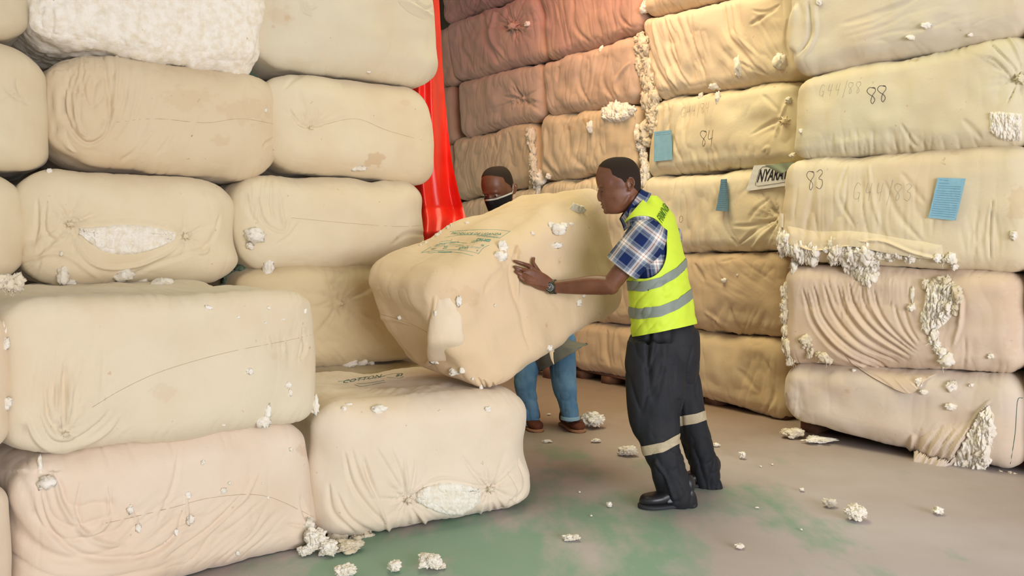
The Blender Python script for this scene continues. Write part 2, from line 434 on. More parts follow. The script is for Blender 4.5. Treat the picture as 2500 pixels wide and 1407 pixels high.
def hit(B, px, py, off=0.0):
    if B.bvh is None:
        B.bvh = BVHTree.FromPolygons(B.W.tolist(), B.Q.tolist())
    d = pix_ray(px, py); d = d / np.linalg.norm(d)
    l, n, i, t = B.bvh.ray_cast(Vector(CAM), Vector(d))
    if l is None: return None
    n = np.array(n)
    if n @ d > 0: n = -n
    return np.array(l) + n * off
def surf_pts(B, pts, off=.001):
    out = [hit(B, x, y, off) for x, y in pts]; return [q for q in out if q is not None]
def line_on(B, pts, r, n=6):
    P = surf_pts(B, catmull(pts, n) if len(pts) > 2 else np.linspace(pts[0], pts[1], 10), r * .3)
    return tube(np.array(P), r, 5) if len(P) > 2 else None
def part(B, name, parts, mat, label=None):
    parts = [q for q in parts if q is not None]
    if not parts: return
    V, Fc = merge(parts); o = make_obj(name, V, Fc, mat, parent=B.o)
    if label: o['label'] = label
    return o
def text_on(B, s, x, y, h, ang=0, shear=0, sx=1.0, off=.0015, curve=0.0, bold=0.0):
    """a word printed on the bale; x, y = pixel of its left baseline, h = capital height in pixels"""
    cu = bpy.data.curves.new('t', 'FONT'); cu.body = s; cu.size = 1.0; cu.resolution_u = 2; cu.offset = bold
    ob = bpy.data.objects.new('t', cu); COL.objects.link(ob)
    dg = bpy.context.evaluated_depsgraph_get(); me = bpy.data.meshes.new_from_object(ob.evaluated_get(dg))
    v = np.array([p.co[:2] for p in me.vertices]); fs = [tuple(p.vertices) for p in me.polygons]
    bpy.data.objects.remove(ob); bpy.data.curves.remove(cu)
    ca, sa = math.cos(math.radians(ang)), math.sin(math.radians(ang))
    X = (v[:, 0] * sx + v[:, 1] * shear) * h / .7; Y = v[:, 1] * h / .7 + curve * (X / 100) ** 2
    px = x + X * ca - Y * sa; py = y - (X * sa + Y * ca)
    W = [hit(B, a, b, off) for a, b in zip(px, py)]
    ok = [w_ is not None for w_ in W]
    W = np.array([w_ if w_ is not None else CAM for w_ in W])
    tris = []
    for f in fs:
        if all(ok[i] for i in f):
            for k in range(1, len(f) - 1): tris.append((f[0], f[k], f[k + 1]))
    bpy.data.meshes.remove(me)
    return (W, np.array(tris)) if tris else None
GLYPH = {
 '8': [[(.75,.9),(.35,1),(.12,.82),(.3,.6),(.6,.42),(.72,.2),(.5,0),(.4,.2),(.55,.5),(.8,.72),(.78,.92),(.6,.98)]],
 '4': [[(.3,1),(.22,.45),(.7,.5)],[(.72,1),(.62,.5),(.55,-.05)]],
 '3': [[(.15,.9),(.5,1),(.7,.82),(.35,.55),(.65,.45),(.7,.2),(.45,0),(.1,.12)]],
 'G': [[(.75,.85),(.4,1),(.12,.6),(.2,.1),(.6,.1),(.7,.42),(.45,.42)],[(.7,.42),(.68,-.1)]],
 '/': [[(.55,1.2),(.2,-.3)]], 'o': [[(.5,1),(.2,.7),(.3,.1),(.6,0),(.8,.4),(.7,.85),(.5,1)]], 'V': [[(.1,.9),(.25,.3),(.6,1.1)]]}
def hand(B, s, x, y, h, w_, r, ang=0, adv=None, slant=.1):
    parts = []; ca, sa = math.cos(math.radians(ang)), math.sin(math.radians(ang)); adv = adv or w_ * 1.05; X0 = 0
    for ch in s:
        for st in GLYPH[ch]:
            P = catmull(st, 5) if len(st) > 2 else np.linspace(st[0], st[1], 8)
            X = X0 + P[:, 0] * w_ + P[:, 1] * h * slant; Y = P[:, 1] * h
            P = surf_pts(B, list(zip(x + X * ca - Y * sa, y - X * sa - Y * ca)), r * .2)
            if len(P) > 2: parts.append(tube(np.array(P), r, 5))
        X0 += adv * (.6 if ch == '/' else 1)
    return parts

# ------------------------------------------------------------------ loose cotton
def ico(n):
    bm = bmesh.new(); bmesh.ops.create_icosphere(bm, subdivisions=n, radius=1)
    V = np.array([v.co[:] for v in bm.verts]); Fc = np.array([[v.index for v in f.verts] for f in bm.faces]); bm.free(); return V, Fc
ICO = {k: ico(k) for k in (2, 3, 4, 5)}
def blob(c, r, seed, res=3, am=1.0, ax=None):
    V, Fc = ICO[res]; r = np.broadcast_to(np.asarray(r, float), (3,))
    x, y, z = V.T; k = seed * 3.7
    d = .62 + am * (.45 * np.abs(vn(x * 1.6 + k, y * 1.6, z * 1.6, seed)) + .32 * np.abs(vn(x * 3.6 + k, y * 3.6, z * 3.6, seed + 1)) + (.2 * np.abs(vn(x * 8, y * 8, z * 8 + k, seed + 2)) if res > 2 else 0))
    W = V * d[:, None]
    W += .22 * am * np.stack([vn(x * 2.5, y * 2.5, z * 2.5 + k, seed + 5 + i) for i in range(3)], 1)
    W = W * r
    if ax is not None: W = W @ np.array(ax)
    return W + np.array(c), Fc
def tufts_on(B, spots, res=3, squash=.6):
    """spots: (px, py, rx_px, ry_px): lumps of cotton sticking to a bale"""
    out = []
    for i, (x, y, rx, ry) in enumerate(spots):
        c = hit(B, x, y, 0)
        if c is None: continue
        m = np.linalg.norm(c - CAM) / F; d = (CAM - c) / np.linalg.norm(c - CAM)
        c = c + d * min(rx, ry) * m * .3
        out.append(blob(c, (rx * m, min(rx, ry) * m * .8, ry * m), int(x * 7 + y) % 9973, 2 if max(rx, ry) < 4 else res))
    return out
def fringe_on(B, path, width, n, size, seed, hang=.5, jit=1.0):
    """ragged cotton along a pixel path: many lumps of different size"""
    rs = np.random.RandomState(seed); P = catmull(path, 8) if len(path) > 2 else np.linspace(path[0], path[1], 16); out = []
    for i in range(n):
        q = P[rs.randint(len(P))]; x = q[0] + rs.randn() * width * .45; y = q[1] + rs.randn() * width * .45 * jit
        c = hit(B, x, y, 0)
        if c is None and B.plane is not None: c = B.plane.hit(x, y) + B.plane.n3 * .05
        if c is None: continue
        m = np.linalg.norm(c - CAM) / F; s_ = size * (.45 + rs.rand() ** 2 * 1.1)
        d = (CAM - c) / np.linalg.norm(c - CAM)
        out.append(blob(c + d * s_ * m * .35, (s_ * m * (.6 + .5 * rs.rand()), s_ * m * .7, s_ * m * (.7 + hang * rs.rand() * 1.6)), rs.randint(9999), 3 if s_ > 6 else 2, 1.15))
        if i % 3 == 0:
            L_ = size * m * (1.0 + 1.6 * rs.rand()); k = 9; t = np.linspace(0, 1, k)[:, None]
            Pp = c + d * s_ * m * .7 + np.array([0, 0, -1.0]) * t * L_ + rs.randn(k, 3) * L_ * .07 + rs.randn(3) * L_ * .35 * t
            out.append(tube(Pp, np.linspace(size * m * .16, size * m * .04, k), 5))
    return out
def drape_patch(keys, top, bot, seed=1, amp=.012, lam=9.0, ang=0.0, lift=.014, nu=90, nv=50, hang=.0, nv3=None):
    """loose cloth lying over one or more bales, between two pixel curves, with folds across it"""
    T = catmull(top, 12); Bt = catmull(bot, 12); V = np.zeros((nu, nv, 3)); Nv = nv3 if nv3 is not None else -BALES[keys[0]].plane.n3
    rs_ = lambda P, n: np.stack([np.interp(np.linspace(0, 1, n), np.linspace(0, 1, len(P)), P[:, k]) for k in (0, 1)], 1)
    T, Bt = rs_(T, nu), rs_(Bt, nu)
    for i in range(nu):
        for j in range(nv):
            t = j / (nv - 1); x, y = T[i] * (1 - t) + Bt[i] * t; best = None
            for k in keys:
                q = hit(BALES[k], x, y, 0)
                if q is not None and (best is None or q[1] < best[1]): best = q
            if best is None: best = BALES[keys[0]].plane.hit(x, y) - BALES[keys[0]].plane.n3 * .01
            ac = (x * math.cos(ang) + y * math.sin(ang)) / lam
            nn = float(vn(ac + .6 * float(vn(x / 60, y / 60, 0, seed)), t * 1.4, 0, seed + 2)); e = min(1, t * 1.4, i / nu * 10, (nu - 1 - i) / nu * 10); e = e * e * (3 - 2 * e)
            V[i, j] = best + Nv * (lift * e - .024 * (1 - e) + amp * (1 - abs(nn)) * e + hang * t * min(1, i / nu * 8, (nu - 1 - i) / nu * 8))
    A = V.reshape(-1, 3); F4 = grid_faces(nu, nv)
    return [(A, F4), (A - Nv * .004, F4[:, ::-1])]
def strand(p, q, r, seed, sag=0.02):
    rs = np.random.RandomState(seed); t = np.linspace(0, 1, 14)[:, None]
    P = np.array(p) * (1 - t) + np.array(q) * t + rs.randn(14, 3) * r * .7
    P[:, 2] -= sag * np.sin(t[:, 0] * np.pi)
    return tube(P, r * (1.05 - t[:, 0]), 5)
def cotton_patch(B, top, bot, nu=90, nv=40, am=.012, seed=1, sink=.012, lift=.004):
    """exposed cotton between two pixel curves (a lens-shaped slit or a torn area)"""
    T = catmull(top, 12) if len(top) > 2 else np.linspace(*top, 20); Bt = catmull(bot, 12) if len(bot) > 2 else np.linspace(*bot, 20)
    rs_ = lambda P, n: np.stack([np.interp(np.linspace(0, 1, n), np.linspace(0, 1, len(P)), P[:, k]) for k in (0, 1)], 1)
    T, Bt = rs_(T, nu), rs_(Bt, nu); V = np.zeros((nu, nv, 3)); last = None
    for i in range(nu):
        for j in range(nv):
            t = j / (nv - 1); x, y = T[i] * (1 - t) + Bt[i] * t
            ed = min(1, min(t, 1 - t) * 7, min(i, nu - 1 - i) / nu * 9)
            h = am * (abs(vn(x / 9., y / 22., 0, seed)) + .7 * abs(vn(x / 4., y / 9., 0, seed + 1)) + .4 * abs(vn(x / 2., y / 3.5, 0, seed + 2)))
            p = hit(B, x, y, -sink * (1 - ed) + lift * ed + float(h) * ed)
            if p is None: p = B.plane.hit(x, y) + B.plane.n3 * (.03 - float(h) * ed) if B.plane is not None else (last if last is not None else CAM + pix_ray(x, y) * 4)
            V[i, j] = p; last = p
    return V.reshape(-1, 3), grid_faces(nu, nv)
# ------------------------------------------------------------------ the stacks
GL, GLH, GR, GM = 'bales of the low front left stack', 'bales of the high left stack', 'bales of the right stack', 'bales of the back wall'
f_ = 'bottom on floor'
# low front left stack
bale('L1', 'pale bale at the bottom left crossed by sweeping folds, under the wide smooth bale', GL, plane=PLL,
     quad=[(52, 1120), (765, 1022), (795, 1335), (60, None, .01)], depth=1.35, R=(.13, .10, .10), seed=1, col=(.72, .60, .47), step=.0062,
     swags=[(230, 1150, 330, 300, 5, .012, 60, 185)],
     strokes=[([(130, 1140), (150, 1230), (200, 1300), (255, 1330), (330, 1335)], 12, .012), ([(90, 1180), (120, 1290), (220, 1360), (380, 1350), (470, 1270)], 12, -.012),
              ([(260, 1190), (268, 1260), (240, 1300), (205, 1300), (180, 1250)], 10, .014), ([(200, 1170), (190, 1240), (205, 1300)], 7, -.01), ([(265, 1180), (272, 1245), (255, 1290)], 7, -.012),
              ([(460, 1240), (420, 1320), (300, 1380)], 9, -.009), ([(440, 1090), (425, 1190), (380, 1290)], 9, -.006), ([(600, 1200), (520, 1290), (400, 1370)], 7, -.008),
              ([(635, 1150), (590, 1230), (500, 1320)], 7, .007), ([(735, 1210), (750, 1270), (770, 1280)], 8, -.012), ([(700, 1280), (740, 1285), (775, 1275)], 8, -.01), ([(310, 1230), (330, 1260), (345, 1300)], 5, .012), ([(460, 1210), (465, 1260), (480, 1290)], 5, .012)],
     drapes=[(40, 16, .006, (480, 1300, 260, 110))], stains=[(745, 1100, 26, 14, .22)])
bale('L2', 'wide smooth bale with a gather at its lower left, topmost of the low stack', GL, plane=PLL,
     quad=[(18, None, 1.075), (772, None, 1.08), (782, 1030), (42, 1128)], depth=1.35, R=(.13, .055, .075), seed=2, col=(.67, .59, .43), step=.0065,
     strokes=[([(160, 880), (157, 960), (158, 1045)], 9, -.013), ([(138, 930), (140, 1000), (152, 1050)], 7, .010), ([(178, 900), (172, 980), (165, 1040)], 7, .010), ([(110, 950), (118, 1020), (145, 1068)], 9, -.010),
              ([(60, 1000), (90, 1075), (160, 1100), (250, 1070), (300, 1010)], 12, .010), ([(90, 1000), (120, 1070), (180, 1080), (240, 1040), (275, 995)], 8, -.010), ([(700, 828), (695, 850), (700, 865)], 4, .01), ([(655, 820), (660, 855)], 4, .01),
              ([(740, 800), (748, 850), (735, 880)], 7, -.008)],
     stars=[(160, 1062, 110, 18, .010, -150, 20)], drapes=[(80, 14, .004, (180, 930, 130, 120)), (80, 12, .004, (720, 840, 50, 60))], stains=[(400, 960, 30, 20, .12), (668, 870, 10, 8, .12)])
bale('L0a', 'bale cut off by the left picture edge beside the wide smooth bale', GL, plane=PLL,
     quad=[(-900, None, 1.06), (24, None, 1.06), (55, 1105), (-900, None, .52)], depth=1.3, R=(.13, .09, .10), seed=3, col=(.72, .60, .43), step=.010)
bale('L0b', 'bale on the floor cut off by the left edge, lowest at far left', GL, plane=PLL,
     quad=[(-900, None, .50), (30, 1165), (45, None, .01), (-900, None, .01)], depth=1.3, R=(.13, .09, .10), seed=4, col=(.72, .61, .46), step=.010)
bale('FC', 'single bale lying on the open floor with a lens shaped slit showing white cotton', 'floor bale', plane=PFC,
     quad=[(776, None, .60), (1306, None, .575), (1306, None, .01), (786, None, .01)], depth=1.0, R=(.15, .11, .12), Rb=.6, seed=5, col=(.73, .63, .49), step=.0062,
     strokes=[([(840, 1100), (860, 1180), (900, 1240), (955, 1290)], 9, -.012), ([(862, 1090), (890, 1170), (925, 1230), (945, 1285)], 8, .010), ([(885, 1110), (905, 1180), (935, 1250)], 8, -.013),
              ([(915, 1090), (950, 1150), (985, 1205)], 7, -.009), ([(950, 1090), (975, 1150), (992, 1205)], 6, -.008), ([(985, 1110), (990, 1160), (996, 1205)], 6, .009), ([(1015, 1120), (1010, 1170), (1000, 1208)], 6, -.008),
              ([(925, 1240), (950, 1290), (975, 1312), (1060, 1300), (1150, 1270), (1190, 1225)], 9, .014), ([(820, 1200), (860, 1270), (950, 1310), (1100, 1318), (1250, 1262)], 10, -.010),
              ([(1125, 1110), (1160, 1160), (1190, 1190)], 6, -.008), ([(1270, 1120), (1278, 1180), (1255, 1225)], 7, -.012), ([(1240, 1150), (1262, 1200), (1230, 1240)], 6, -.008), ([(1000, 1232), (1045, 1275), (1110, 1283), (1170, 1250)], 6, .012),
              ([(1003, 1210), (1040, 1180), (1085, 1167), (1135, 1174), (1192, 1194)], 5, .010), ([(800, 1180), (815, 1250), (870, 1300)], 10, -.008)],
     stars=[(996, 1222, 88, 22, .011), (1197, 1196, 90, 24, .011)], drapes=[(25, 7, .006, (860, 915, 160, 40)), (25, 9, .004, (1000, 940, 150, 30))])
# high left stack
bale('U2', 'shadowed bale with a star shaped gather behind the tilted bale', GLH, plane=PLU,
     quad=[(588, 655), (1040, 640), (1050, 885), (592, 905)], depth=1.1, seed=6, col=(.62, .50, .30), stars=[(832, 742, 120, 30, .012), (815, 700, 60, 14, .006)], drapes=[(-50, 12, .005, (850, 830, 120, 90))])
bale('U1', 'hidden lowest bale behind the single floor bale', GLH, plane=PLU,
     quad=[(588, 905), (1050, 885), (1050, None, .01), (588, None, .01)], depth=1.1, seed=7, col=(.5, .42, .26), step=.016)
bale('U3z', 'plain bale cut off by the left edge, left of the bale with the long slit', GLH, plane=PLU,
     quad=[(-420, None, 1.64), (52, 425), (52, 690), (-420, None, 1.08)], depth=1.1, seed=8, col=(.70, .605, .42), R=(.17, .09, .10))
bale('U3a', 'bale with a long lens shaped slit between two knots, resting behind the wide smooth bale', GLH, plane=PLU,
     quad=[(45, 398), (588, 440), (588, 692), (50, 700)], depth=1.1, seed=9, col=(.70, .605, .42), R=(.18, .10, .14), step=.008,
     stars=[(172, 548, 105, 28, .012), (453, 577, 85, 24, .010)],
     strokes=[([(112, 490), (108, 560), (135, 588), (165, 575)], 8, -.012), ([(90, 480), (85, 570), (60, 640)], 10, -.009), ([(60, 660), (130, 600), (170, 560)], 8, .009), ([(170, 570), (220, 640), (310, 655), (400, 625), (445, 590)], 7, .013),
              ([(50, 640), (150, 620), (260, 690)], 10, .008), ([(180, 548), (260, 542), (350, 540), (445, 566)], 4, .009), ([(290, 690), (400, 640), (520, 600)], 9, -.007), ([(470, 600), (485, 618), (505, 615), (510, 600)], 5, .012), ([(540, 520), (520, 580), (480, 620)], 9, -.006)],
     drapes=[(60, 11, .005, (100, 620, 80, 90))])
bale('U3b', 'bale with an arched gather at its left, right of the bale with the long slit', GLH, plane=PLU,
     quad=[(586, 420), (1042, 440), (1062, 655), (592, 665)], depth=1.1, seed=10, col=(.70, .605, .42), R=(.16, .10, .13), step=.008,
     strokes=[([(628, 470), (640, 530), (668, 560), (700, 562), (712, 500)], 6, -.012), ([(663, 430), (664, 500), (672, 545)], 6, -.012), ([(680, 460), (690, 520), (695, 555)], 9, .010), ([(600, 460), (610, 520), (640, 560)], 8, -.008),
              ([(735, 540), (710, 575), (670, 600)], 7, -.007), ([(1030, 480), (1050, 540), (1062, 572)], 7, .012), ([(1060, 575), (1000, 570), (950, 600)], 8, -.008)],
     drapes=[(85, 13, .005, (660, 500, 70, 90))], stains=[(970, 580, 5, 6, .3)])
bale('U4z', 'bale with a short diagonal crease, cut off by the left picture edge', GLH, plane=PLU,
     quad=[(-420, None, 2.2), (115, 120), (125, 432), (-420, None, 1.62)], depth=1.1, seed=11, col=(.67, .59, .405), R=(.2, .09, .12),
     strokes=[([(10, 215), (40, 235), (80, 255)], 6, -.014), ([(35, 190), (40, 225), (65, 250)], 5, .010), ([(0, 250), (40, 232)], 5, -.006)])
bale('U4a', 'creased tan bale with deep folds at its left, under the stripped white bale', GLH, plane=PLU,
     quad=[(118, 112), (705, 178), (682, 442), (130, 398)], depth=1.1, seed=12, col=(.65, .54, .365), R=(.19, .10, .15), step=.0075,
     swags=[(215, 170, 130, 215, 4.5, .013, 15, 165)],
     strokes=[([(155, 200), (160, 290), (208, 350), (255, 330), (268, 280)], 8, -.015), ([(175, 220), (190, 310), (215, 335)], 8, .012), ([(250, 118), (262, 200), (270, 270), (262, 315)], 8, -.014), ([(285, 120), (285, 220), (275, 300)], 9, .011),
              ([(135, 150), (135, 250), (150, 340), (190, 385)], 9, .012), ([(125, 170), (125, 260), (140, 350)], 6, -.012), ([(205, 130), (200, 200), (215, 260)], 7, -.009), ([(320, 140), (310, 220), (290, 290)], 9, -.007), ([(350, 140), (345, 230), (325, 300)], 9, -.006),
              ([(380, 310), (330, 370), (290, 395)], 9, -.007), ([(430, 320), (380, 380)], 8, -.005), ([(705, 330), (660, 345), (640, 360)], 6, -.01), ([(605, 200), (600, 260), (620, 300)], 8, -.005)],
     drapes=[(88, 15, .007, (210, 210, 100, 130)), (70, 20, .004, (400, 260, 160, 130))], stains=[(450, 240, 60, 30, .12), (600, 270, 60, 30, .14), (540, 345, 22, 16, .15)])
bale('U4b', 'bale with a pinched fan of folds and an orange stain, beside the tarpaulin', GLH, plane=PLU,
     quad=[(652, 162), (1062, 212), (1080, 460), (668, 402)], depth=1.1, seed=13, col=(.70, .605, .42), R=(.17, .10, .14), step=.008,
     stars=[(760, 312, 90, 18, .011, -165, -15)], strokes=[([(705, 265), (730, 300), (758, 314)], 6, -.013), ([(745, 270), (752, 300), (762, 314)], 6, .012), ([(775, 260), (772, 290), (765, 312)], 6, -.012), ([(700, 290), (750, 310), (800, 300), (850, 285)], 6, -.007),
              ([(1075, 330), (1080, 385), (1070, 390)], 7, .014), ([(690, 220), (720, 190), (760, 175)], 9, -.005)],
     stains=[(918, 393, 24, 15, .36), (900, 400, 10, 10, .3), (990, 250, 12, 10, .12), (845, 205, 14, 8, .1)])
bale('U5z', 'bale at the top left corner beside the stripped white bale', GLH, plane=PLU,
     quad=[(-420, None, 2.75), (70, -190), (72, 112), (-420, None, 2.2)], depth=1.1, seed=14, col=(.62, .54, .37), R=(.2, .09, .14))
bale('U5a', 'stripped bale of bare white cotton without cloth at the top left', GLH, plane=PLU,
     quad=[(66, -200), (645, -160), (640, 178), (72, 98)], depth=1.1, seed=15, col=(1, 1, 1), R=(.12, .08, .12), step=.0062, rough=True, lump=.02)
bale('U5b', 'large smooth bale at the top, right of the stripped white bale', GLH, plane=PLU,
     quad=[(632, -120), (1066, -80), (1086, 212), (634, 160)], depth=1.1, seed=16, col=(.64, .58, .425), R=(.19, .09, .15), step=.008,  # colour dulled to stand in for the weaker, greener light up high
     strokes=[([(735, 0), (742, 25), (765, 38)], 6, -.014), ([(745, 0), (760, 20), (775, 10)], 5, .012), ([(970, 0), (1000, 25), (1045, 52)], 7, -.012), ([(985, 0), (1020, 18), (1060, 40)], 6, .012), ([(1010, 0), (1040, 20), (1055, 15)], 5, -.01)],
     stains=[(688, 40, 30, 22, .12), (702, 42, 8, 7, .35), (668, 65, 6, 4, .3), (900, 176, 7, 4, .35)])
# right stack
bale('R1', 'pale bale on the floor at the lower right with a torn flap spilling white cotton', GR, plane=PRW,
     quad=[(1905, 888), (2498, 916), (2490, 1166), (1905, None, .10)], depth=1.1, seed=20, col=(.66, .57, .47), R=(.12, .10, .14), step=.009,
     strokes=[([(2420, 975), (2380, 1020), (2340, 1090), (2300, 1160)], 7, .022), ([(2230, 1060), (2225, 1110), (2240, 1150)], 16, .02), ([(2330, 1040), (2290, 1110), (2260, 1150)], 9, -.010), ([(2300, 1040), (2260, 1100)], 9, -.008), ([(2350, 1060), (2320, 1120), (2290, 1150)], 7, .010), ([(1920, 960), (1915, 1030)], 7, -.010)],
     drapes=[(55, 15, .008, (2290, 1090, 90, 80)), (85, 16, .006, (1930, 990, 40, 70))], dents=[(2280, 1130, 50, 40, .03), (2300, 960, 120, 60, -.012)], stains=[(2067, 955, 6, 5, .3), (2090, 950, 4, 3, .3)])
bale('R2', 'bale with many swept parallel folds and a torn hole of cotton, at the right', GR, plane=PRW,
     quad=[(1908, 640), (2496, 664), (2494, 918), (1906, 892)], depth=1.1, seed=21, col=(.66, .535, .41), R=(.11, .10, .11), step=.0075,
     strokes=[([(1960, 700), (1985, 790), (2050, 860), (2150, 910)], 7, -.018), ([(1985, 690), (2010, 780), (2080, 850), (2180, 905)], 6, -.018), ([(2010, 690), (2035, 770), (2100, 840), (2200, 892)], 7, -.018), ([(2040, 690), (2060, 760), (2120, 830), (2220, 885)], 6, -.016),
              ([(2070, 685), (2085, 750), (2140, 815), (2230, 875)], 6, -.018), ([(2100, 690), (2110, 750), (2160, 810), (2240, 868)], 6, -.014), ([(2130, 700), (2145, 760), (2190, 820), (2245, 862)], 6, -.014), ([(2180, 740), (2200, 800), (2240, 850)], 6, -.012), ([(2205, 745), (2220, 800), (2248, 840)], 6, -.010),
              ([(1972, 700), (1998, 790), (2065, 858), (2165, 908)], 6, .012), ([(2055, 690), (2072, 755), (2130, 822), (2225, 880)], 6, .012), ([(2340, 700), (2345, 780), (2325, 850)], 8, .014), ([(2310, 700), (2348, 730), (2340, 800)], 7, .012), ([(2115, 690), (2126, 750), (2170, 812)], 6, .012)],
     drapes=[(90, 13, .007, (2100, 720, 180, 70)), (90, 14, .005, (2330, 860, 60, 60))], dents=[(2290, 760, 35, 60, -.02)], stains=[(2470, 760, 20, 120, .12)])
bale('R3', 'bale numbered 83 with a large blue sheet and a hanging cloth hem', GR, plane=PRW,
     quad=[(1912, 390), (2520, 348), (2525, 668), (1895, 636)], depth=1.1, seed=22, col=(.69, .60, .415), R=(.13, .07, .09), step=.008,
     strokes=[([(1915, 400), (1905, 500), (1898, 590)], 9, .014), ([(2070, 400), (2050, 480), (2090, 560)], 9, -.008), ([(2120, 400), (2130, 480), (2150, 560)], 9, .007), ([(2200, 420), (2260, 500)], 12, -.006), ([(2100, 590), (2160, 590), (2240, 620), (2350, 640)], 6, .012), ([(2160, 440), (2190, 520), (2260, 600)], 12, -.007),
              ([(2425, 480), (2415, 560), (2418, 640)], 5, -.012), ([(1950, 600), (2000, 615), (2080, 600)], 6, .012), ([(1990, 430), (1975, 520), (1960, 590)], 12, -.008)],
     drapes=[(88, 24, .009, (2100, 520, 220, 110)), (90, 12, .006, (2400, 580, 60, 80))], stains=[(2485, 490, 30, 40, .22), (2330, 372, 12, 5, .2), (2050, 380, 90, 14, .10)])
bale('R4', 'bale numbered 88 with brown stains along its top edge', GR, plane=PRW,
     quad=[(1938, 188), (2515, 70), (2530, 352), (1932, 392)], depth=1.1, seed=23, col=(.66, .60, .415), R=(.13, .09, .10), step=.008,
     stars=[(2492, 192, 130, 16, .012)], strokes=[([(2490, 180), (2440, 130), (2420, 110)], 5, -.014), ([(2480, 200), (2430, 150), (2400, 140)], 5, -.012), ([(2500, 170), (2480, 120), (2460, 90)], 8, .014), ([(2200, 300), (2225, 345), (2240, 360)], 8, -.010), ([(2350, 290), (2400, 340)], 12, -.007), ([(2480, 210), (2460, 250)], 5, -.010)],
     drapes=[(95, 15, .006, (2150, 350, 180, 40))], stains=[(2000, 168, 22, 8, .8), (2050, 158, 14, 7, .8), (2085, 148, 36, 7, .65), (2230, 146, 12, 3, .35), (2395, 105, 14, 4, .3), (1990, 178, 60, 4, .3), (2270, 193, 9, 3, .2)], edge=.010)
bale('R5', 'wide bale at the top right corner with a big loose fold at its left end', GR, plane=PRW,
     quad=[(1918, -75), (2540, -270), (2540, 75), (1935, 188)], depth=1.1, seed=24, col=(.64, .575, .44), R=(.13, .09, .13), step=.009,
     strokes=[([(1975, 0), (1975, 80), (1950, 135)], 8, -.018), ([(1945, 10), (1935, 80), (1945, 130)], 18, .022), ([(1990, 0), (1990, 80), (1965, 140)], 7, .010), ([(2050, 60), (2160, 30), (2250, -10)], 12, -.005)],
     drapes=[(15, 20, .004, (2250, 60, 220, 70))], stains=[(2262, 63, 8, 6, .3)])
for i, (a, b_, nm) in enumerate([(.02, .64, 'lowest'), (.64, 1.22, 'second'), (1.22, 1.9, 'third'), (1.9, 2.5, 'fourth')]):
    bale('Z%d' % i, 'sliver of a bale at the right picture edge, %s from the floor' % nm, GR, plane=PRW,
         quad=[(2502, None, b_), (3150, None, b_), (3150, None, a), (2502, None, a)], depth=1.1, seed=30 + i, col=(.55, .42, .26), step=.016)
# back wall; bale colours raised, darkened or reddened to stand in for light
WM = dict(depth=1.1, plane=PMM, col=(.67, .55, .36), step=.011, R=(.12, .10, .11), crump=.007, edge=.010, lump=.018)
def mb(key, label, quad, **kw):
    k = dict(WM); k.update(kw); bale(key, label, GM, quad=quad, **k)
mb('A1', 'brown bale on a pallet, right of the dark trousers, lowest of its column', [(1566, 797), (1902, 826), (1912, 1036), (1566, None, .09)], seed=40, col=(.60, .46, .28), strokes=[([(1870, 880), (1890, 960), (1860, 1020)], 9, -.014), ([(1800, 900), (1850, 960)], 10, -.008)], drapes=[(80, 16, .007, (1850, 940, 70, 100))])
mb('A2', 'brown rumpled bale right of the yellow vest, pleated along its bottom', [(1560, 618), (1906, 612), (1906, 826), (1562, 797)], seed=41,
   strokes=[([(1780, 750), (1795, 800), (1830, 820)], 8, -.014), ([(1760, 640), (1790, 630)], 6, -.01), ([(1690, 640), (1720, 690)], 9, -.012), ([(1740, 780), (1760, 810)], 6, -.012), ([(1720, 760), (1770, 800), (1840, 822)], 9, .012)],
   drapes=[(70, 14, .009, (1790, 790, 110, 50)), (150, 18, .006, (1800, 680, 100, 60))], col=(.56, .42, .26))
mb('A3', 'tan bale under the white sign, carrying a narrow folded blue slip', [(1565, 432), (1934, 398), (1922, 614), (1562, 620)], seed=42, col=(.74, .66, .46), stars=[(1902, 535, 130, 26, .016, 110, 260)],
   strokes=[([(1900, 530), (1850, 560), (1800, 600)], 7, -.016), ([(1900, 535), (1860, 580), (1830, 610)], 7, .016), ([(1880, 480), (1840, 520), (1830, 540)], 7, -.010), ([(1900, 530), (1840, 550), (1780, 552)], 7, -.012), ([(1780, 580), (1800, 605)], 6, -.01)], drapes=[(75, 26, .007, (1720, 540, 80, 80))])
mb('A4', 'bale numbered 84 with a blue sheet at its left, above the white sign', [(1585, 240), (1928, 188), (1936, 400), (1566, 434)], seed=43, col=(.73, .65, .44),
   strokes=[([(1920, 250), (1900, 300), (1890, 340)], 8, .015), ([(1830, 330), (1880, 300), (1910, 290)], 7, -.012), ([(1860, 230), (1900, 270)], 8, -.010), ([(1870, 380), (1875, 360), (1860, 370)], 6, .012), ([(1640, 330), (1660, 390)], 7, -.010), ([(1640, 250), (1625, 300), (1600, 350)], 8, -.012), ([(1580, 330), (1580, 400)], 7, -.012)],
   drapes=[(88, 14, .010, (1620, 300, 80, 90)), (95, 15, .008, (1780, 390, 140, 40))], stars=[(1912, 294, 70, 14, .010, 120, 260)])
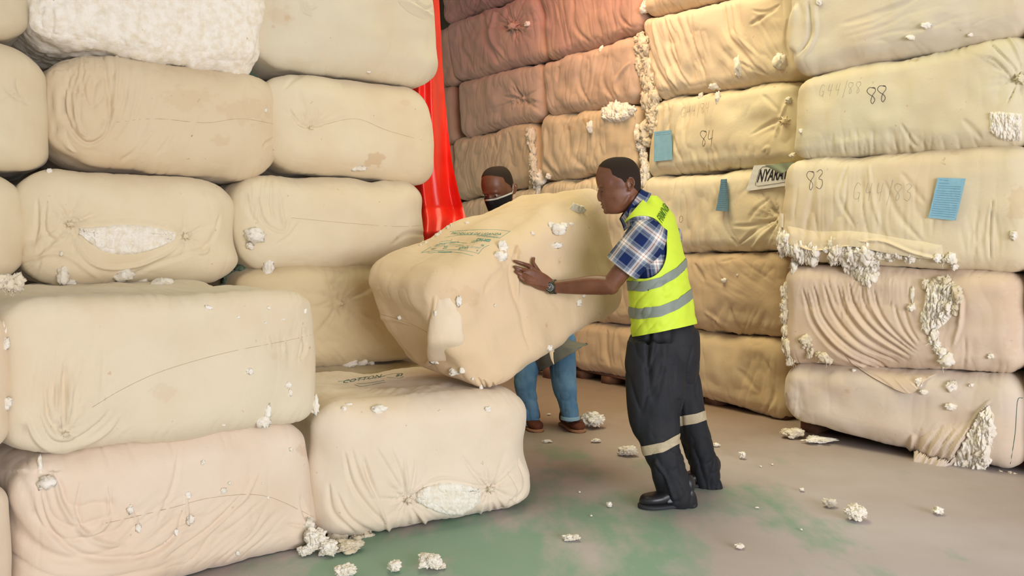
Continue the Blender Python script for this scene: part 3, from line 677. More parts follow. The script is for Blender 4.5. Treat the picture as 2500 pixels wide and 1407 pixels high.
mb('A5', 'large bale with long diagonal folds above the bale numbered 84', [(1552, 40), (1922, -42), (1932, 192), (1592, 242)], seed=44, col=(.68, .57, .40), step=.0095,
   strokes=[([(1560, 60), (1590, 150), (1640, 225)], 9, -.018), ([(1590, 50), (1610, 140), (1660, 225)], 8, .014), ([(1620, 40), (1635, 130), (1680, 215)], 8, -.016), ([(1690, 30), (1690, 110), (1720, 190)], 9, -.010), ([(1765, 0), (1775, 80), (1830, 150), (1880, 190)], 9, -.016), ([(1785, 0), (1800, 80), (1850, 140)], 9, .013),
            ([(1900, 20), (1850, 50), (1830, 60)], 7, -.014), ([(1905, 10), (1870, 30), (1835, 25)], 6, -.012), ([(1800, 150), (1870, 185)], 7, -.010), ([(1925, 40), (1920, 100), (1930, 140)], 8, -.012)],
   drapes=[(110, 17, .012, (1640, 130, 90, 110)), (120, 16, .008, (1840, 120, 100, 90))])
mb('A6', 'bale at the top edge of the picture over the bale with long diagonal folds', [(1552, -190), (1925, -300), (1922, -42), (1560, 42)], seed=45)
mb('B1', 'red brown bale on the floor left of the dark trousers', [(1300, 770), (1558, 796), (1562, None, .08), (1300, None, .08)], seed=46, col=(.52, .36, .21), strokes=[([(1480, 800), (1478, 850), (1490, 900)], 9, -.014), ([(1500, 810), (1500, 890)], 8, .01)])
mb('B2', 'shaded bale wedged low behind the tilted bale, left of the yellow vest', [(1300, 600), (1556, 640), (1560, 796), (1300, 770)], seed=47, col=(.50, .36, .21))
mb('B3', 'mostly hidden bale just left of the bowed head, under the bale bursting with cotton', [(1318, 442), (1560, 418), (1556, 640), (1300, 600)], seed=48, drapes=[(80, 16, .012, (1400, 450, 120, 40))])
mb('B4', 'bale with cotton bursting from its upper right corner, above the bowed head', [(1312, 282), (1555, 250), (1556, 418), (1316, 444)], seed=49, col=(.60, .47, .30),
   strokes=[([(1310, 300), (1320, 380), (1350, 430)], 9, -.018), ([(1330, 310), (1335, 380), (1370, 435)], 10, .015), ([(1380, 300), (1390, 370), (1430, 420)], 12, -.010), ([(1460, 350), (1470, 410)], 8, -.008)], drapes=[(80, 18, .010, (1440, 350, 130, 80))], stains=[(1430, 294, 18, 4, .5), (1388, 312, 10, 5, .35)])
mb('B5', 'bale with vertical creases in the back wall, right of the starred bale', [(1312, 150), (1560, 78), (1556, 252), (1330, 285)], seed=50, col=(.54, .39, .28),
   strokes=[([(1360, 160), (1355, 200)], 7, -.012), ([(1420, 120), (1410, 200), (1440, 260)], 8, -.012), ([(1540, 150), (1500, 200), (1510, 240)], 9, .014), ([(1480, 130), (1470, 200), (1500, 250)], 9, -.013)], drapes=[(82, 16, .010, (1440, 190, 130, 80))], stains=[(1480, 220, 60, 40, .15)])
mb('B6', 'reddish bale at the top of the back wall, left of the cotton filled gap', [(1302, -70), (1566, -190), (1560, 80), (1332, 150)], seed=51, col=(.45, .28, .215),
   strokes=[([(1400, 0), (1400, 60), (1440, 110)], 10, -.014), ([(1510, -20), (1510, 40), (1545, 70)], 8, -.014)], drapes=[(100, 18, .010, (1450, 40, 140, 100))])
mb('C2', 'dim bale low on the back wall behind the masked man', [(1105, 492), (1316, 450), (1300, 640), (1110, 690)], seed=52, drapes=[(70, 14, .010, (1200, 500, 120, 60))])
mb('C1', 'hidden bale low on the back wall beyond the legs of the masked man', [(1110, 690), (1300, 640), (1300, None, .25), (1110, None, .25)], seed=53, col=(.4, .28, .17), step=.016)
mb('C3', 'bale with hanging creases right above the masked man', [(1098, 340), (1300, 292), (1318, 446), (1110, 492)], seed=54, col=(.58, .45, .29),
   strokes=[([(1200, 320), (1210, 370)], 7, -.012), ([(1140, 340), (1130, 380), (1110, 420)], 9, -.014), ([(1170, 330), (1160, 400)], 9, -.010), ([(1240, 320), (1250, 380)], 8, -.012)], drapes=[(80, 15, .012, (1190, 370, 110, 80))])
mb('C4', 'small bale with a star shaped pinch near its right end in the back wall', [(1108, 198), (1318, 148), (1322, 290), (1122, 338)], seed=55, col=(.50, .36, .27), stars=[(1272, 240, 70, 16, .020)], strokes=[([(1255, 210), (1272, 240)], 5, -.02), ([(1225, 235), (1272, 240)], 5, -.016), ([(1250, 262), (1272, 242)], 5, -.014)])
mb('C5', 'rosy bale with a button like knot at its end, in the upper back wall', [(1082, 60), (1305, -28), (1335, 142), (1105, 202)], seed=56, col=(.48, .31, .245),
   stars=[(1250, 62, 85, 20, .020)], strokes=[([(1180, 10), (1185, 90), (1220, 160)], 10, -.020), ([(1205, 20), (1200, 90), (1235, 150)], 9, .018), ([(1120, 60), (1130, 120), (1160, 180)], 9, -.012)], dents=[(1250, 62, 9, 11, .05)])
mb('C6', 'dark reddish bale at the top next to the high left stack', [(1060, -120), (1300, -230), (1302, -30), (1082, 60)], seed=57, col=(.38, .225, .19), drapes=[(70, 14, .012, (1130, 10, 90, 60))])
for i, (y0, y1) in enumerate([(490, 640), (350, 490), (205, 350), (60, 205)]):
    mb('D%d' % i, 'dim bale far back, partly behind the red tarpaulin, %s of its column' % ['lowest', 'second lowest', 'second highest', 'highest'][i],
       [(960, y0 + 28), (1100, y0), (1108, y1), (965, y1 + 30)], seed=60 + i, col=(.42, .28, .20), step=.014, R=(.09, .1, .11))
# the bale being moved
cA = at_depth(1046, 690, 3.52); cB = at_depth(1478, 440, 4.5); cD = at_depth(1192, 980, 3.66); cE = at_depth(1545, 748, 4.5); cC = at_depth(852, 655, 3.98)
cc = cC - cA
TB = bale('T', 'bale held tilted in the air by two men, with a green printed stamp on top', 'lifted bale',
     corners=[cD, cE, cB, cA, cD + cc + [0, 0, .02], cE + cc, cB + cc - [0, 0, .07], cC], R=(.16, .10, .115), seed=70, bulge=.035, col=(.68, .525, .335), step=.0068, lump=.020,
     strokes=[([(1062, 720), (1060, 790), (1065, 830)], 12, .010), ([(1225, 610), (1255, 660), (1262, 740)], 9, .012), ([(1250, 620), (1245, 690), (1275, 780), (1290, 860)], 12, -.009), ([(1265, 590), (1258, 620), (1250, 650)], 5, -.014), ([(1230, 650), (1190, 690), (1180, 720)], 10, -.007),
              ([(1180, 930), (1190, 952)], 6, -.010), ([(1165, 925), (1180, 950)], 6, -.010), ([(1205, 935), (1203, 955)], 5, -.010), ([(885, 770), (880, 790), (870, 780)], 8, .016), ([(890, 770), (930, 775), (1000, 800)], 8, .006),
              ([(1050, 760), (1058, 830), (1050, 880)], 9, -.010), ([(1330, 690), (1370, 760)], 14, -.005)],
     dents=[(1380, 560, 60, 40, .012), (1245, 560, 60, 40, -.012), (1100, 800, 40, 60, .012)], stains=[(1135, 725, 36, 22, .16), (1268, 612, 8, 20, .25), (1337, 797, 4, 6, .4), (1090, 745, 12, 10, .18)])
B = BALES
def FLAP_LOFT(secs, k=32, sub=8):
    A = catmull(np.array([np.concatenate(q) for q in secs]), sub); th = np.arange(k) / k * 2 * np.pi
    V = A[None, :, 0:3] + np.cos(th)[:, None, None] * A[None, :, 3:6] + np.sin(th)[:, None, None] * A[None, :, 6:9]; n = len(A); Vv = V.reshape(-1, 3); Fq = grid_faces(k, n, True)
    Ft = np.concatenate([Fq[:, [0, 1, 2]], Fq[:, [0, 2, 3]]]); m = len(Vv); i = np.arange(k); j = (i + 1) % k
    return np.concatenate([Vv, A[:1, :3], A[-1:, :3]]), np.concatenate([Ft, np.stack([j * n, i * n, np.full(k, m)], 1), np.stack([i * n + n - 1, j * n + n - 1, np.full(k, m + 1)], 1)])
def limb_simple(P, r): return tube(np.array(P), np.array(r), 12)
# ------------------------------------------------------------------ seams, knots, torn edges, writing and cotton on the bales
def seam(key, pts, r=.0009): part(B[key], 'seam', [line_on(B[key], pts, r)], M_SEAM, 'thin sewn seam')
seam('L2', [(225, 995), (300, 950), (400, 905), (550, 862), (700, 832), (770, 815)])
seam('L1', [(250, 1280), (330, 1262), (420, 1240), (520, 1215), (640, 1210), (740, 1250), (785, 1275)])
seam('U4a', [(270, 300), (380, 290), (500, 300), (590, 290), (685, 306)])
seam('U4b', [(790, 305), (870, 290), (950, 320), (1070, 352)]); seam('U3b', [(712, 532), (850, 545), (980, 553), (1048, 548)])
seam('T', [(900, 770), (930, 768), (1000, 790), (1050, 815)], .0013)
seam('FC', [(960, 1308), (1060, 1312), (1150, 1294), (1255, 1256)], .0012)
# slits with bare cotton
def slit(key, top, bot, **k): 
    return part(B[key], 'exposed_cotton', [cotton_patch(B[key], top, bot, **k)], M_COT, 'white raw cotton showing through the slit')
slit('U3a', [(182, 556), (230, 552), (300, 543), (350, 545), (400, 555), (444, 572)], [(182, 560), (215, 595), (255, 622), (315, 628), (380, 612), (444, 578)], seed=3, am=.010)
slit('FC', [(1008, 1210), (1040, 1185), (1085, 1172), (1135, 1178), (1188, 1200)], [(1008, 1218), (1040, 1242), (1085, 1264), (1135, 1260), (1188, 1212)], seed=4, am=.008)
slit('R1', [(2418, 985), (2380, 1025), (2345, 1090), (2300, 1150), (2250, 1172)], [(2428, 1010), (2425, 1060), (2420, 1110), (2400, 1150), (2340, 1172)], seed=5, am=.03, lift=.012)
slit('R4', [(2412, 272), (2440, 268), (2470, 270), (2499, 274)], [(2412, 320), (2440, 345), (2470, 350), (2499, 348)], seed=6, am=.014)
slit('R2', [(2262, 690), (2285, 680), (2320, 690), (2338, 720)], [(2248, 780), (2262, 822), (2300, 800), (2328, 770)], seed=7, am=.03, lift=.008)
slit('B4', [(1462, 262), (1490, 256), (1520, 254), (1545, 258)], [(1468, 290), (1490, 300), (1520, 298), (1540, 285)], seed=8, am=.03, lift=.01)
def knot(key, x, y, rp, label='knotted bunch of cloth'):
    b = B[key]; c = hit(b, x, y, 0); m = np.linalg.norm(c - CAM) / F; d = (CAM - c) / np.linalg.norm(c - CAM); ps = []
    ps.append(blob(c + d * rp * m * .5, (rp * m, rp * m * .9, rp * m * .85), int(x), 4, .6))
    for k in range(7):
        a = k * .9 + x; q = hit(b, x + math.cos(a) * rp * 1.7, y + math.sin(a) * rp * 1.5, .001)
        if q is not None: ps.append(tube(np.linspace(c + d * rp * m * .6, q, 6), np.linspace(rp * m * .35, rp * m * .12, 6), 7))
    o = part(b, 'knot', ps, M_FAB, label); o.color = b.o.color
knot('U3a', 172, 548, 8); knot('U3a', 454, 577, 8); knot('FC', 998, 1222, 8); knot('FC', 1197, 1195, 8); knot('L2', 160, 1062, 7); knot('R4', 2492, 192, 11)
knot('A4', 1916, 296, 9); knot('C5', 1250, 64, 11, 'round button of tied cloth'); knot('C4', 1272, 240, 4); knot('U2', 834, 742, 5); knot('U4b', 760, 313, 5)
# tails of torn cloth
def flap(key, pts, wpx, lab='torn strip of cloth', mat=None, amp=.006):
    """a short ribbon of cloth hanging off a bale along a pixel path"""
    b = B[key]; P = catmull(pts, 6); W = surf_like(b, P, .012)
    if W is None: return
    n = len(W); m = np.linalg.norm(W[0] - CAM) / F; T = np.gradient(W, axis=0); T /= np.linalg.norm(T, axis=1)[:, None] + 1e-9
    v = CAM - W; v /= np.linalg.norm(v, axis=1)[:, None]; S = np.cross(T, v); V = []
    ws = np.interp(np.linspace(0, 1, n), np.linspace(0, 1, len(wpx)), wpx) * m
    for k in np.linspace(-1, 1, 7): V.append(W + S * (ws * k / 2)[:, None] + v * (amp * (1 - k * k) + amp * .6 * vn(np.arange(n) * .5, k * 2, 0, int(P[0][0])))[:, None])
    V = np.stack(V, 1); back = V - v[:, None] * .004
    f1 = grid_faces(n, 7); A = (V.reshape(-1, 3), f1); Bk = (back.reshape(-1, 3), f1[:, ::-1])
    o = part(b, 'cloth_flap', [A, Bk], mat or M_FAB, lab); o.color = b.o.color
def surf_like(b, P, off):
    out = []; last = None
    for x, y in P:
        q = hit(b, x, y, off)
        if q is None:
            if last is None: return None
            q = CAM + pix_ray(x, y) * ((last - CAM) @ FWD)
        out.append(q); last = q
    return np.array(out)
nT = np.cross(cE - cD, cA - cD); nT /= np.linalg.norm(nT); nT = nT if nT @ (CAM - cD) > 0 else -nT
fl = [(1094, 716, 20, .010), (1090, 755, 34, .022), (1088, 800, 42, .034), (1086, 840, 45, .044), (1080, 868, 42, .050), (1076, 886, 34, .044)]
secs_ = []
for x, y, hw_, th_ in fl:
    c = hit(B['T'], x, y, -.014); m_ = np.linalg.norm(c - CAM) / F; v_ = (CAM - c) / np.linalg.norm(CAM - c); secs_.append((c, np.cross(v_, [0, 0, 1.0]) * hw_ * m_, v_ * th_))
Vf, Ff = FLAP_LOFT(secs_); Vf = Vf + nT * (.004 * vn(Vf[:, 0] * 60, Vf[:, 2] * 25, 0, 4))[:, None]
tip = limb_simple([hit(B['T'], 1062, 876, .02), hit(B['T'], 1052, 884, .02), hit(B['T'], 1043, 890, .012)], [.018, .010, .003])
o = part(B['T'], 'cloth_flap', [(Vf, Ff), tip], M_FAB, 'pale torn flap of cloth standing off the near corner'); o.color = (.74, .62, .45, 1)
flap('T', [(880, 740), (878, 775), (900, 790)], [30, 34, 16], 'folded corner of cloth')
flap('T', [(1205, 945), (1203, 975), (1192, 1000)], [10, 5, 3]); flap('T', [(1345, 850), (1348, 875), (1352, 890)], [12, 6, 2])
flap('U4b', [(1072, 320), (1080, 360), (1082, 388)], [16, 16, 6], 'frayed ear of cloth'); flap('U3b', [(1046, 500), (1054, 545), (1058, 574)], [14, 14, 5], 'frayed ear of cloth')
o = part(B['R2'], 'cloth_flap', drape_patch(['R2', 'R1'], [(2035, 850), (2110, 872), (2200, 880), (2330, 905)], [(2060, 872), (2140, 925), (2222, 960), (2262, 925)], seed=3, amp=.012, lam=11, ang=-.9, lift=.010), M_FAB, 'hanging flap of pleated cloth'); o.color = B['R2'].o.color
o = part(B['R1'], 'cloth_flap', drape_patch(['R1'], [(2226, 1060), (2300, 1005), (2428, 978)], [(2232, 1150), (2262, 1172), (2310, 1160)], seed=5, amp=.016, lam=13, ang=.6, lift=.012, hang=.05), M_FAB, 'loose torn flap of cloth'); o.color = B['R1'].o.color
o = part(B['R3'], 'cloth_hem', drape_patch(['R3', 'R2'], [(1902, 520), (1990, 540), (2090, 545), (2200, 560), (2330, 580)], [(1900, 588), (1990, 612), (2080, 602), (2190, 622), (2330, 640)], seed=8, amp=.008, lam=22, ang=0, lift=.006, hang=.02), M_FAB, 'loose hem of the cloth'); o.color = B['R3'].o.color
# lumps of cotton clinging to the bales
def tufts(key, spots, lab='white tufts of cotton stuck to the cloth', mat=None):
    for q in tufts_on(B[key], spots): make_obj('cotton_tuft', q[0], q[1], mat or M_COT, parent=B[key].o)
def fringe(key, path, width, n, size, seed, hang=.5, mat=None, lab='ragged fringe of spilling cotton', **k):
    o = part(B[key], 'cotton_fringe', fringe_on(B[key], path, width, n, size, seed, hang, **k), mat or M_COT, lab)
    if o: o['kind'] = 'stuff'
fringe('R3', [(1905, 592), (1945, 610), (1990, 622)], 16, 110, 7.5, 1, 1.2); fringe('R3', [(2040, 612), (2090, 628), (2120, 640)], 26, 170, 9, 2, .9)
fringe('R2', [(1925, 640), (1940, 665)], 10, 16, 7, 3, 1.5); fringe('R2', [(2060, 640), (2095, 662), (2135, 672)], 15, 90, 8, 4, .9); fringe('R3', [(2120, 620), (2200, 622), (2320, 630)], 9, 60, 7, 5)
fringe('R2', [(1912, 700), (1908, 760), (1915, 820), (1925, 880)], 9, 90, 7, 6, .8, mat=M_COTD); fringe('R2', [(1968, 825), (1980, 860), (2025, 880)], 8, 24, 8, 7, .8, mat=M_COTD)
fringe('R2', [(2262, 692), (2318, 690), (2338, 720), (2335, 760)], 8, 70, 7, 8, .6, mat=M_COTD); fringe('R2', [(2255, 770), (2270, 815), (2290, 850), (2305, 885)], 7, 34, 7, 9, .9)
tufts('R2', [(2312, 880, 16, 16), (2228, 720, 5, 20), (2226, 752, 9, 10), (2420, 870, 7, 6)]); tufts('R1', [(2243, 934, 9, 10), (2322, 943, 11, 13), (2256, 957, 9, 6), (2372, 941, 6, 4), (2323, 993, 14, 8), (2085, 905, 6, 4)])
fringe('R1', [(2240, 1160), (2300, 1172), (2345, 1178), (2390, 1168)], 9, 60, 9, 10, .9); fringe('R1', [(2300, 1110), (2350, 1130), (2390, 1120), (2410, 1060)], 22, 70, 10, 11, .5)
fringe('R1', [(2430, 1162), (2470, 1168)], 5, 16, 8, 12, mat=M_COTD, lab='yellowed cotton pressed out underneath')
tufts('R4', [(2265, 62 + 45, 5, 4), (1955, 320, 5, 5), (2052, 160, 10, 4), (2100, 140, 4, 6)]); tufts('R5', [(2262, 62, 12, 7), (2225, 92, 12, 6), (2000, 4, 7, 8), (2370, 85, 6, 4)])
tufts('R3', [(2475, 575, 8, 10), (2330, 650, 8, 9)])
fringe('A5', [(1556, 95), (1560, 160), (1585, 235)], 17, 170, 9, 13, .8, mat=M_COTD); fringe('A5', [(1562, 20), (1568, -10)], 8, 10, 9, 14); fringe('A4', [(1568, 235), (1590, 265), (1562, 340)], 15, 130, 9, 15, .8, mat=M_COTD)
fringe('A4', [(1554, 330), (1558, 370), (1568, 430)], 9, 60, 8, 16, .8); tufts('A5', [(1802, 165, 11, 26), (1905, 150, 14, 20), (1745, 211, 14, 8), (1560, 30, 9, 20)]); tufts('A4', [(1712, 236, 6, 10), (1752, 240, 6, 14), (1925, 245, 8, 8), (1935, 380, 7, 7)])
fringe('A3', [(1562, 425), (1568, 470)], 5, 14, 8, 17, .8); tufts('A2', [(1768, 685, 8, 6), (1800, 672, 3, 3)]); fringe('A1', [(1840, 1035), (1880, 1040)], 4, 12, 6, 18, mat=M_COTD)
fringe('C3', [(1294, 315), (1300, 380), (1306, 450)], 7, 70, 7, 19, .8, mat=M_COTD); fringe('B4', [(1300, 400), (1308, 440), (1300, 460)], 7, 24, 9, 20, 1.0)
fringe('B4', [(1465, 262), (1500, 262), (1540, 268)], 10, 50, 8, 21, .5); tufts('B4', [(1440, 310, 9, 14), (1340, 430, 8, 8)]); tufts('B5', [(1468, 120, 5, 9), (1380, 60 + 60, 3, 4)]); tufts('C5', [(1290, 58, 10, 6)])
tufts('U3b', [(655, 650, 14, 22), (622, 575, 24, 20), (610, 600, 9, 9), (985, 628, 26, 14), (1035, 600, 22, 14), (1000, 615, 12, 10), (935, 655, 12, 7)]); tufts('U3a', [(152, 672, 14, 22), (300, 672, 24, 14), (345, 688, 14, 10), (165, 690, 18, 8), (150, 620, 4, 6), (136, 398, 12, 9), (120, 418, 6, 6), (440, 472, 3, 2)])
tufts('U4b', [(872, 411, 22, 7), (1070, 248, 8, 14), (1040, 216, 18, 8)]); tufts('U5b', [(1079, 42, 8, 18), (900, 176, 6, 3)]); tufts('U4a', [(683, 265, 10, 26), (698, 300, 8, 16), (649, 270, 3, 6)])
tufts('U2', [(855, 888, 20, 9), (885, 885, 14, 9), (905, 884, 9, 10)])
tufts('L2', [(395, 695, 26, 16), (640, 1030, 18, 16), (654, 1005, 8, 20), (508, 752, 10, 6), (580, 775, 6, 3), (655, 752, 5, 4), (648, 788, 4, 3), (745, 760, 4, 6), (610, 907, 8, 8), (702, 940, 10, 8), (708, 960, 5, 9), (545, 1038, 6, 3), (768, 990, 10, 26), (762, 1015, 12, 18), (690, 780, 6, 2)])
tufts('L1', [(115, 1180, 18, 16), (98, 1140, 5, 24), (545, 1198, 8, 7), (495, 1130, 5, 6), (560, 1180, 4, 4), (460, 1210, 6, 8), (790, 1105, 9, 20), (775, 1065, 12, 20), (710, 1098, 6, 5), (318, 1245, 7, 10), (338, 1290, 6, 10), (465, 1270, 9, 12), (580, 1350, 5, 6), (608, 1378, 8, 9), (430, 1300, 6, 8), (640, 1180, 3, 3), (655, 1215, 3, 4)])
fringe('L1', [(752, 1290), (772, 1300), (785, 1320)], 9, 22, 10, 22)
tufts('L0a', [(18, 805, 12, 22), (10, 745, 30, 16), (14, 840, 8, 14), (18, 985, 10, 14), (20, 1080, 8, 8)]); fringe('L0a', [(-20, 690), (55, 695)], 11, 60, 10, 23, .3, mat=M_COTD); tufts('L0b', [(25, 1170, 22, 8), (10, 1150, 14, 14)])
tufts('FC', [(924, 1000, 18, 12), (840, 998, 7, 6), (852, 988, 8, 4), (1190, 1000, 9, 7), (1175, 950, 4, 14), (1283, 968, 8, 4), (1287, 1222, 10, 7)]); fringe('FC', [(820, 1330), (870, 1330), (925, 1326)], 5, 26, 12, 24, mat=M_COTD, lab='cotton pressed out under the bale')
tufts('T', [(1226, 604, 13, 18), (1222, 628, 18, 14), (1110, 908, 16, 9), (1128, 905, 8, 9), (1360, 560, 20, 16), (1372, 552, 12, 9), (1358, 600, 16, 8), (1405, 510, 14, 14), (1418, 512, 9, 12), (1345, 550, 8, 7), (976, 775, 6, 6), (1063, 765, 5, 8), (1120, 735, 8, 14), (1300, 570, 5, 5), (1412, 740, 8, 10), (1340, 850, 10, 9), (1400, 825, 14, 8), (1205, 945, 12, 6), (1062, 882, 12, 8),
     (1395, 548, 5, 5), (1154, 925, 3, 4), (1208, 746, 3, 4), (1425, 720, 5, 8), (1140, 545, 5, 4)])
fringe('T', [(1005, 612), (1060, 580), (1130, 532)], 3, 16, 4, 25, mat=M_COTD)
# ---- writing on the cloth
part(B['R4'], 'handwriting', hand(B['R4'], '88', 2115, 256, 40, 30, .0017, 10, 26, .12), M_INK, 'number 88 written in dark pencil')
part(B['R4'], 'faint_handwriting', hand(B['R4'], 'G44/88', 1998, 236, 28, 16, .0011, 5, 19, .25), M_FAINT, 'faint G44/88 in pencil')
part(B['R3'], 'handwriting', hand(B['R3'], '83', 1966, 466, 46, 26, .0015, 8, 24, .15), M_INK, 'number 83 written in dark pencil')
part(B['R3'], 'faint_handwriting', hand(B['R3'], 'G44/83', 2080, 488, 42, 24, .0012, -1, 27, .1), M_FAINT, 'faint G44/83 in pencil')
part(B['A4'], 'handwriting', hand(B['A4'], '84', 1706, 358, 38, 22, .0018, 4, 18, .1), M_INK, 'number 84 written in dark pencil')
part(B['A4'], 'faint_handwriting', hand(B['A4'], 'G44/84', 1662, 288, 24, 13, .0012, 12, 13, .25), M_FAINT, 'faint G44/84 in pencil')
part(B['A3'], 'handwriting', hand(B['A3'], 'o', 1655, 543, 16, 14, .0012), M_INK, 'small pencilled ring')
part(B['U4a'], 'pencil_tick', hand(B['U4a'], 'V', 466, 335, 5, 6, .0008), M_INK)
T = B['T']; ps = []
ps.append(text_on(T, 'PRODUCE OF UGANDA', 1100, 573, 5.6, -1, .9, 1.42, curve=-.0)); ps.append(text_on(T, 'COTTON IN DOMESTIC', 1163, 577.5, 3.6, -5, .8, .95))
ps.append(text_on(T, 'CRI-MSI', 1161, 588, 6.5, -5, .6, 1.1, bold=.03))
ps += [line_on(T, q, .0011) for q in ([(1098, 566), (1150, 562), (1205, 561), (1246, 565)], [(1246, 565), (1219, 582)], [(1086, 580), (1130, 574), (1180, 575), (1219, 582)], [(1052, 603), (1028, 618)], [(1028, 618), (1070, 612), (1120, 611), (1155, 616), (1168, 620)], [(1168, 620), (1180, 606), (1194, 599)],
      [(1072, 594), (1110, 597), (1175, 605)], [(1060, 602), (1110, 601), (1172, 607)], [(1045, 618), (1080, 616), (1120, 617), (1155, 625)], [(1075, 590), (1100, 588), (1103, 584)], [(1066, 598), (1100, 592), (1140, 594)])]
ps += [text_on(T, s, x, y, h, a, .7, 1.2) for s, x, y, h, a in (('1224', 1148, 594, 5, 8), ('BALE 74', 1098, 594, 3.6, 2), ('96', 1172, 602, 5, 0), ('20', 1080, 608, 6, 2), ('87/93', 1118, 610, 6, 2), ('6', 1162, 614, 5, 0), ('LINT WT', 1062, 601, 3.4, 4), ('NET', 1052, 610, 3.6, 2))]
ps.append(line_on(T, [(1070, 616), (1085, 616.5), (1102, 616)], .003))
part(T, 'printed_stamp', ps, M_STAMP, 'blurred green printed stamp')
FCb = B['FC']
ps = [text_on(FCb, 'COTTON', 835, 937, 7, 9, .9, 2.2), text_on(FCb, '83', 965, 921, 6, 8, .9, 2.0)] + [line_on(FCb, q, .0013) for q in ([(825, 932), (870, 928), (915, 924), (940, 919)], [(866, 940), (885, 944), (940, 934)], [(872, 938), (900, 936), (938, 929)], [(930, 920), (955, 914), (980, 912)], [(945, 922), (975, 924), (985, 920)])]
part(FCb, 'printed_stamp', ps, M_DARKINK, 'dark green stamp broken up by creases')
part(B['R1'], 'printed_stamp', [line_on(B['R1'], q, .0018) for q in ([(2497, 972), (2484, 980), (2478, 1060), (2464, 1158), (2480, 1150), (2494, 1135)],)], M_DARKINK, 'green printed outline of a stamp')

# ------------------------------------------------------------------ papers on the bales
def sheet(name, key, quad, mat, label, cat, group=None, lift=.010, curl=.012, nu=14, nv=18):
    b = B[key]; q = np.array(quad, float); V = np.zeros((nu, nv, 3)); P0 = []
    for i in range(nu):
        for j in range(nv):
            a, t = i / (nu - 1), j / (nv - 1)
            x, y = (q[0] * (1 - a) + q[1] * a) * (1 - t) + (q[3] * (1 - a) + q[2] * a) * t
            P0.append((x, y))
    cs = [hit(b, *q[k]) for k in range(4)]; c = hit(b, *q.mean(0))
    if any(k is None for k in cs): cs = [k if k is not None else c for k in cs]
    n = -(PRW if key[0] == 'R' else PMM).n3
    if n @ (CAM - c) < 0: n = -n
    mx = max((hit(b, x, y) - c) @ n for x, y in P0[::9] if hit(b, x, y) is not None)
    k = 0
    for i in range(nu):
        for j in range(nv):
            a, t = i / (nu - 1), j / (nv - 1); x, y = P0[k]; k += 1
            d = pix_ray(x, y); base = CAM + d * (((c + n * (mx + .014)) - CAM) @ n) / (d @ n)
            V[i, j] = base + n * (curl * (a - .5) ** 2 * 2 + curl * t * t * .8 + .002 * vn(a * 3, t * 3, 0, int(x)))
    F4 = grid_faces(nu, nv); A = V.reshape(-1, 3)
    W = np.concatenate([A, A - n * .0012]); Fc = np.concatenate([F4, F4[:, ::-1] + len(A)])
    o = make_obj(name, W, Fc, mat); tag(o, label, cat, group)
    return o, V, n
def rules(o, V, n, rows, x0=.08, x1=.92, r=.0007, mat=None, nm='printed_lines'):
    ps = []
    for t, a0, a1 in rows:
        j = t * (V.shape[1] - 1); j0 = int(j); fr = j - j0
        row = V[:, j0] * (1 - fr) + V[:, min(j0 + 1, V.shape[1] - 1)] * fr; aa = np.linspace(a0, a1, 10)
        P = np.stack([np.interp(aa, np.linspace(0, 1, len(row)), row[:, k]) for k in range(3)], 1) + n * .0006
        ps.append(tube(P, r, 4))
    Vv, Fv = merge(ps); return make_obj(nm, Vv, Fv, mat or M_BLUEINK, parent=o)
GP = 'blue printed sheets on the bales'
o, V, n = sheet('blue_sheet', 'R3', [(2290, 434), (2358, 436), (2334, 539), (2267, 532)], M_BLUE, 'large blue printed sheet stuck on the bale numbered 83', 'paper', GP, curl=.004)
rules(o, V, n, [(.05, .08, .2), (.06, .22, .4), (.13, .08, .45), (.20, .08, .9), (.25, .08, .9)] + [(.32 + .055 * k, .06, .94) for k in range(12)])
o, V, n = sheet('blue_sheet', 'A4', [(1597, 322), (1640, 317), (1643, 390), (1597, 395)], M_BLUE, 'blue sheet pinned at the left of the bale numbered 84', 'paper', GP, curl=.006)
rules(o, V, n, [(.06, .08, .8), (.12, .08, .9)])
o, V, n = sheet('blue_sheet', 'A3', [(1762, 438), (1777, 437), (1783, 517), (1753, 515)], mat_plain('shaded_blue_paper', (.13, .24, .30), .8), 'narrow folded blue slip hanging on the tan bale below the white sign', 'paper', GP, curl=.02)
rules(o, V, n, [(.1 + .06 * k, .08, .92) for k in range(14)])
o, V, n = sheet('paper_sign', 'A3', [(1841, 404), (1942, 398), (1934, 452), (1822, 467)], M_WHITE, 'white paper sign with the cut off black word NYARATU tucked above the tan bale', 'sign', curl=.004, nu=24)
def on_sheet(V, n, a, t, off=.0022):
    nu, nv = V.shape[:2]; x, y = a * (nu - 1), t * (nv - 1); i, j = min(int(x), nu - 2), min(int(y), nv - 2); fx, fy = x - i, y - j
    return (V[i, j] * (1 - fx) + V[i + 1, j] * fx) * (1 - fy) + (V[i, j + 1] * (1 - fx) + V[i + 1, j + 1] * fx) * fy + n * off
